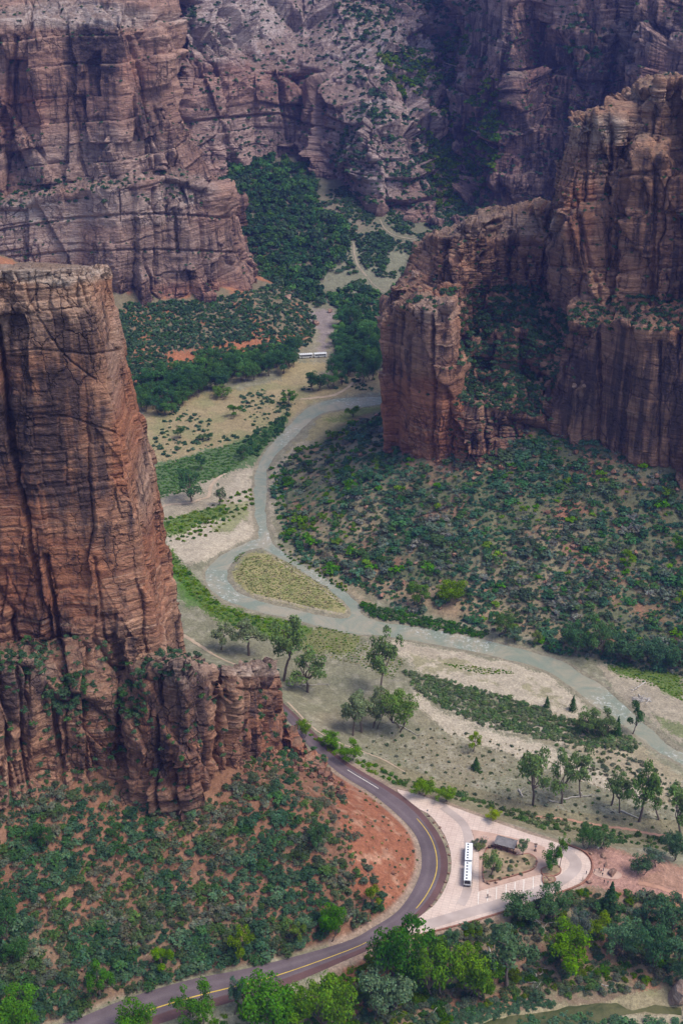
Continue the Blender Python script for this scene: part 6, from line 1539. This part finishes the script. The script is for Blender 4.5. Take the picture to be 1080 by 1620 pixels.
# ---- boulders
def boulder(P, sx, sy, sz, seed, label, name='boulder', red=.3, pale=.4, group=None):
    bm = bmesh.new(); bmesh.ops.create_icosphere(bm, subdivisions=5, radius=1)
    V = np.array([v.co[:] for v in bm.verts]); F = np.array([[v.index for v in f.verts] for f in bm.faces]); bm.free()
    rr = np.random.default_rng(seed)
    for _ in range(16):                            # split faces
        n = rr.normal(size=3); n /= np.linalg.norm(n); d = rr.uniform(.42, .82)
        over = np.maximum(V @ n - d, 0); V = V - over[:, None] * n
    V *= 1 + .07 * fbm3(V[:, 0] * 2 + seed, V[:, 1] * 2, V[:, 2] * 3, 5, 3)[:, None]
    V *= np.array([sx, sy, sz]); V[:, 2] += sz * .55
    n_ = len(V)
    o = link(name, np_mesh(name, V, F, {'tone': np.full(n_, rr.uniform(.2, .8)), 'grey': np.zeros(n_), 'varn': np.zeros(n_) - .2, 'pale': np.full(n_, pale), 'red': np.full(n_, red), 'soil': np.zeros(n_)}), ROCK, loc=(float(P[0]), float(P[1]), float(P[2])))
    o.rotation_euler = (0, 0, rr.uniform(0, 6.28))
    return tag(o, label, 'boulder', group)
boulder(hit(1072, 1582), 6.2, 5, 4.2, 1, 'big rounded pink boulder at the stream edge', pale=.8)
for k, (x, y, s, lab) in enumerate([(952,1355,1.3,'flat dark boulder at the back of the gathering ground'), (957,1358,.9,'small boulder touching the flat dark one'), (948.5,1364,.8,'small boulder in the middle of the gathering ground'), (958,1368,1.3,'reddish boulder nearest the paved pad'), (1003,1368,1.9,'large lone boulder on the far side of the gathering ground'), (968,1383,2.2,'long pale boulder lying on the paved pad'), (934,1351,.8,'small stone by the back rim of the loop'), (932,1396,1.5,'red stone by the shrub at the rim of the loop'), (863,1390,1.3,'red boulder at the plaza side of the rock edged bed'), (871,1393,1.4,'red boulder at the tip of the rock edged bed'), (866,1395,1.1,'small red boulder in the front of the rock edged bed'), (860,1383,1.0,'stone at the edge of the oval tree bed')]):
    p = on(x, y, ZR + .1); boulder((p[0], p[1], ZR - .05), s, s * .7, s * .5, 20 + k, lab)
for k, (x, y, s, lab) in enumerate([(784,1396,.8,'stone at the lower edge of the planted island'), (772,1397,.9,'stone at the lower corner of the planted island'), (766,1394,.8,'stone at the plaza corner of the planted island'), (845,1372,.8,'stone at the far tip of the planted island'), (840,1355,.7,'stone behind the little grey green tree of the island'), (848,1363,.7,'stone on the far kerb of the planted island')]):
    p = on(x, y, ZR + .5); boulder((p[0], p[1], ZR + .5), s, s * .75, s * .6, 60 + k, lab)
# stones of the verge strip between road and loop
VER = [(678,1292),(686,1303),(695,1312),(702,1326),(708,1340),(710,1354),(711,1368),(709,1384),(704,1398),(697,1414),(690,1425),(682,1435)]
for k, (x, y) in enumerate(VER):
    P = hit(x, y); boulder(P, r.uniform(.5, .95), r.uniform(.4, .8), r.uniform(.4, .6), 90 + k, 'pale stone in the gravel verge between road and loop', group='stones of the gravel verge')
# rocks fallen on the talus, the red bank and the river shores
px, py = darts([(0,1275),(300,1300),(455,1205),(545,1240),(600,1270),(655,1330),(655,1395),(600,1440),(480,1490),(300,1545),(100,1605),(0,1630)], 24, 91, 900)
P = hits(px, py)
for k in range(min(len(P), 90)):
    s = px_m(P[k])[0] * r.uniform(2.2, 6.5); boulder(P[k], s, s * r.uniform(.6, .9), s * r.uniform(.5, .8), 200 + k, 'angular red rock lying on the talus between the shrubs', red=.8, pale=.1, group='fallen rocks on the red talus')
px, py = darts([(455,1180),(480,1192),(515,1218),(545,1240),(548,1266),(500,1236),(455,1212),(420,1222),(380,1246),(400,1200)], 9, 92, 900)
P = hits(px, py)
for k in range(min(len(P), 70)):
    s = px_m(P[k])[0] * r.uniform(5, 11); boulder(P[k], s, s * r.uniform(.6, .9), s * r.uniform(.6, .9), 300 + k, 'broken red block in the rubble at the end of the ledges', red=.8, pale=.15, group='rubble blocks at the end of the ledges')
px, py = darts([(690,735),(800,722),(900,712),(1080,775),(1080,800),(980,760),(860,735),(760,765)], 12, 93, 900)
P = hits(px, py)
for k in range(min(len(P), 40)):
    s = px_m(P[k])[0] * r.uniform(3, 8); boulder(P[k], s, s * r.uniform(.6, .9), s * r.uniform(.5, .8), 400 + k, 'red block fallen at the base of the big butte', red=.75, pale=.15, group='fallen blocks below the butte')
px, py = darts(RT, 42, 94, 900); P = hits(px, py)
for k in range(min(len(P), 80)):
    s = px_m(P[k])[0] * r.uniform(3, 8); boulder(P[k], s, s * .8, s * .6, 500 + k, 'reddish rock showing among the scrub of the far slope', red=.6, pale=.2, group='rocks among the scrub below the butte')
def cliff_spot(key, x, y):
    inf = CL[key]; d = (inf['px'] - x) ** 2 + (inf['py'] - y) ** 2 + 1e-3 * np.linalg.norm(inf['P'] - np.array([0, 0, HCAM]), axis=1)
    return inf['P'][int(np.argmin(d))]
for key, x, y, s, asp, lab in (('butte',656,440,3.2,1.3,'balanced boulder perched on the lower shoulder of the butte'), ('farleft',299,262,6,1.7,'knobbly rock pinnacle standing on the nose of the far cliff'), ('farleft',316,272,5,1.2,'lower rock knob beside the pinnacle on the far cliff'), ('butte',908,612,2.2,.8,'small pale boulder on the ledge of the dark butte wall'), ('butte',921,612,2.4,.8,'larger pale boulder on the ledge of the dark butte wall')):
    boulder(cliff_spot(key, x, y) + np.array([0, 0, -s * .3]), s, s, s * asp, int(x), lab, pale=.5)
for x, y, s, lab in ((374,445,9,'grey rock outcrop below the far cliff end'), (455,474,5,'pale boulder where the far slope meets the woods'), (498,514,4,'dark boulder beside the far parking area'), (522,494,3,'red rock at the back of the far parking area')):
    boulder(hit(x, y), s, s * .8, s * .6, int(x), lab, pale=.4)

def cliff_path(key, pts, wpx, label):
    S = smooth_poly(pts, 7); Pp = np.array([cliff_spot(key, a_, b_) for a_, b_ in S]); Pp = np.stack([np.convolve(np.pad(Pp[:, i], 2, 'edge'), np.ones(5) / 5, 'valid') for i in range(3)], 1)
    T_ = np.gradient(Pp, axis=0); side = np.cross(T_, [0, 0, 1]); side /= np.linalg.norm(side, axis=1)[:, None] + 1e-9
    m_ = px_m(Pp)[:, None] * wpx / 2; up = np.array([0, 0, 1.0])
    s_ = np.linspace(-1, 1, 3); toward = np.array([0, -1, 0]) 
    V = Pp[:, None] + side[:, None] * m_[:, None] * s_[None, :, None] * 1.5 + (up * 1.6 + toward * 2.0)
    return tag(link('path', np_mesh('path', V.reshape(-1, 3), grid_faces(len(Pp), 3), {}), PATHM), label, 'path', kind='structure')
cliff_path('head', [(622,80),(675,92),(705,102),(755,117),(785,120)], 3, 'pale trail cut across the upper part of the far canyon wall')
cliff_path('head', [(622,181),(665,190),(710,205),(747,208),(762,221),(780,238)], 3, 'pale trail crossing the middle of the far canyon wall')
# ---- fallen trunks and driftwood
def log(p, q, r0, label, seed, twigs=0, group=None):
    P = hit(*p); Q = hit(*q); rr = np.random.default_rng(seed)
    P = P + np.array([0, 0, r0]); Q = Q + np.array([0, 0, r0 * .8])
    pts = bent(P, Q, rr, .05, 6); pts[:, 2] = np.maximum(ground(pts[:, 0], pts[:, 1]) + r0 * .7, np.linspace(P[2], Q[2], 6))
    parts = [tube(pts, np.linspace(r0, r0 * .35, 6), 7)]
    for k in range(twigs):
        c = pts[rr.integers(2, 6)]; e = c + np.array([rr.normal() * 2.2, rr.normal() * 2.2, rr.uniform(.2, 1.8)]); parts.append(tube(bent(c, e, rr, .2, 4), np.linspace(r0 * .45, r0 * .1, 4), 5))
    V, F = join(parts)
    return tag(link('log', np_mesh('log', V, F, {}), DEADWOOD), label, 'log', group)
log((981,1284),(1009,1296),.42,'straight white fallen log beside the open crowned meadow tree',1)
log((888,1266),(931,1260),.36,'pale fallen branch lying across the feet of the meadow trees',2,5)
log((868,1268),(886,1272),.30,'short curved dead branch under the tree with fallen branches',3,4)
log((478,1086),(520,1084),.30,'dark dead branch lying beside the lone drooping cottonwood',4,2)
log((820,1250),(826,1262),.4,'white forked dead trunk left of the tall dark trunked cottonwood',5,6)
log((630,1148),(660,1165),.25,'grey dead branch under the bright green meadow cottonwood',6,4)
log((1020,1080),(998,1096),.32,'grey snag leaning over the driftwood pile',7,5)
log((838,1452),(852,1470),.28,'bleached fallen trunk on the bank below the stalls',8,2)
log((846,1456),(862,1472),.24,'second bleached trunk parallel to the first on the bank',9,2)
log((690,1590),(702,1606),.22,'bare white dead stem under the roadside trees',10,3)
log((772,1500),(782,1532),.25,'pale dead limb hanging down the bank below the stop wall',11,4)
log((934,1556),(968,1564),.22,'arched dead branch at the edge of the stream bank',12,3)
log((845,1540),(850,1562),.2,'thin forked dead branch on the bare bank beside the stream hedge',13,4)
log((618,1618),(608,1600),.2,'bleached twiggy branch below the grey green roadside tree',14,5)
for k in range(26):
    a0 = r.uniform(0, 3.14); cx, cy = r.normal(1012, 6), r.normal(1108, 2.5); l = r.uniform(4, 11)
    log((cx - l * math.cos(a0), cy - .35 * l * math.sin(a0)), (cx + l * math.cos(a0), cy + .35 * l * math.sin(a0)), r.uniform(.16, .34), 'bleached log of the driftwood pile on the far river bank', 40 + k, 1, 'driftwood pile logs')
# ------------------------------------------------------------------ sky, sun, air, camera
w = bpy.data.worlds.new('World'); scene.world = w; w.use_nodes = True
nt = w.node_tree; nt.nodes.clear()
sky = nt.nodes.new('ShaderNodeTexSky'); sky.sky_type = 'NISHITA'; sky.sun_disc = False
SUN_EL, SUN_AZ = 60.0, 112.0                       # azimuth from +Y towards +X
sky.sun_elevation = R(SUN_EL); sky.sun_rotation = R(SUN_AZ); sky.dust_density = 2.0
bg = nt.nodes.new('ShaderNodeBackground'); bg.inputs[1].default_value = 0.13
wo = nt.nodes.new('ShaderNodeOutputWorld'); nt.links.new(sky.outputs[0], bg.inputs[0]); nt.links.new(bg.outputs[0], wo.inputs[0])
sd = bpy.data.lights.new('sun', 'SUN'); sd.energy = 1.6; sd.angle = R(24); sd.color = (1, .95, .88)
so = bpy.data.objects.new('sun', sd); C.objects.link(so)
dv = Vector((math.sin(R(SUN_AZ)) * math.cos(R(SUN_EL)), math.cos(R(SUN_AZ)) * math.cos(R(SUN_EL)), math.sin(R(SUN_EL))))
so.rotation_euler = dv.to_track_quat('Z', 'Y').to_euler()

allv = [inf['P'] for inf in CL.values()] + [np.stack([TX, TY, TH], 1)]
lo = np.min([v.min(0) for v in allv], 0); hi = np.max([v.max(0) for v in allv], 0)
lo = np.minimum(lo, (-60, -60, 0)); hi = np.maximum(hi, (60, 60, HCAM))
lo -= (5, 5, 1); hi += (5, 5, 8)
HAZE = 0.000085
if HAZE:
    bm = bmesh.new(); bmesh.ops.create_cube(bm, size=1)
    for v in bm.verts: v.co = [lo[i] + (v.co[i] + .5) * (hi[i] - lo[i]) for i in range(3)]
    me = bpy.data.meshes.new('haze'); bm.to_mesh(me); bm.free()
    m = bpy.data.materials.new('haze'); m.use_nodes = True; m.node_tree.nodes.clear()
    pv = m.node_tree.nodes.new('ShaderNodeVolumePrincipled'); mo = m.node_tree.nodes.new('ShaderNodeOutputMaterial')
    pv.inputs['Color'].default_value = (.24, .30, .92, 1); pv.inputs['Density'].default_value = HAZE; pv.inputs['Anisotropy'].default_value = 0.2
    m.node_tree.links.new(pv.outputs[0], mo.inputs['Volume'])
    tag(link('haze', me, m), 'thin bluish haze filling the canyon air', 'haze', kind='stuff')

cd = bpy.data.cameras.new('camera'); co = bpy.data.objects.new('camera', cd); C.objects.link(co)
co.location = (0, 0, HCAM); co.rotation_euler = (R(90) - PITCH, 0, 0)
cd.sensor_fit = 'VERTICAL'; cd.sensor_height = 36; cd.lens = FPX / 1620 * 36
cd.clip_start = 1; cd.clip_end = 6000
scene.camera = co
scene.view_settings.view_transform = 'Standard'; scene.view_settings.look = 'None'; scene.view_settings.gamma = 1
scene.view_settings.exposure = 0.95
scene.render.engine = 'CYCLES'
cy = scene.cycles
cy.max_bounces = 6; cy.diffuse_bounces = 3; cy.glossy_bounces = 2; cy.transmission_bounces = 2; cy.transparent_max_bounces = 6; cy.volume_bounces = 0
cy.use_denoising = True
try: cy.denoiser = 'OPENIMAGEDENOISE'
except Exception: pass
cy.volume_step_rate = 1
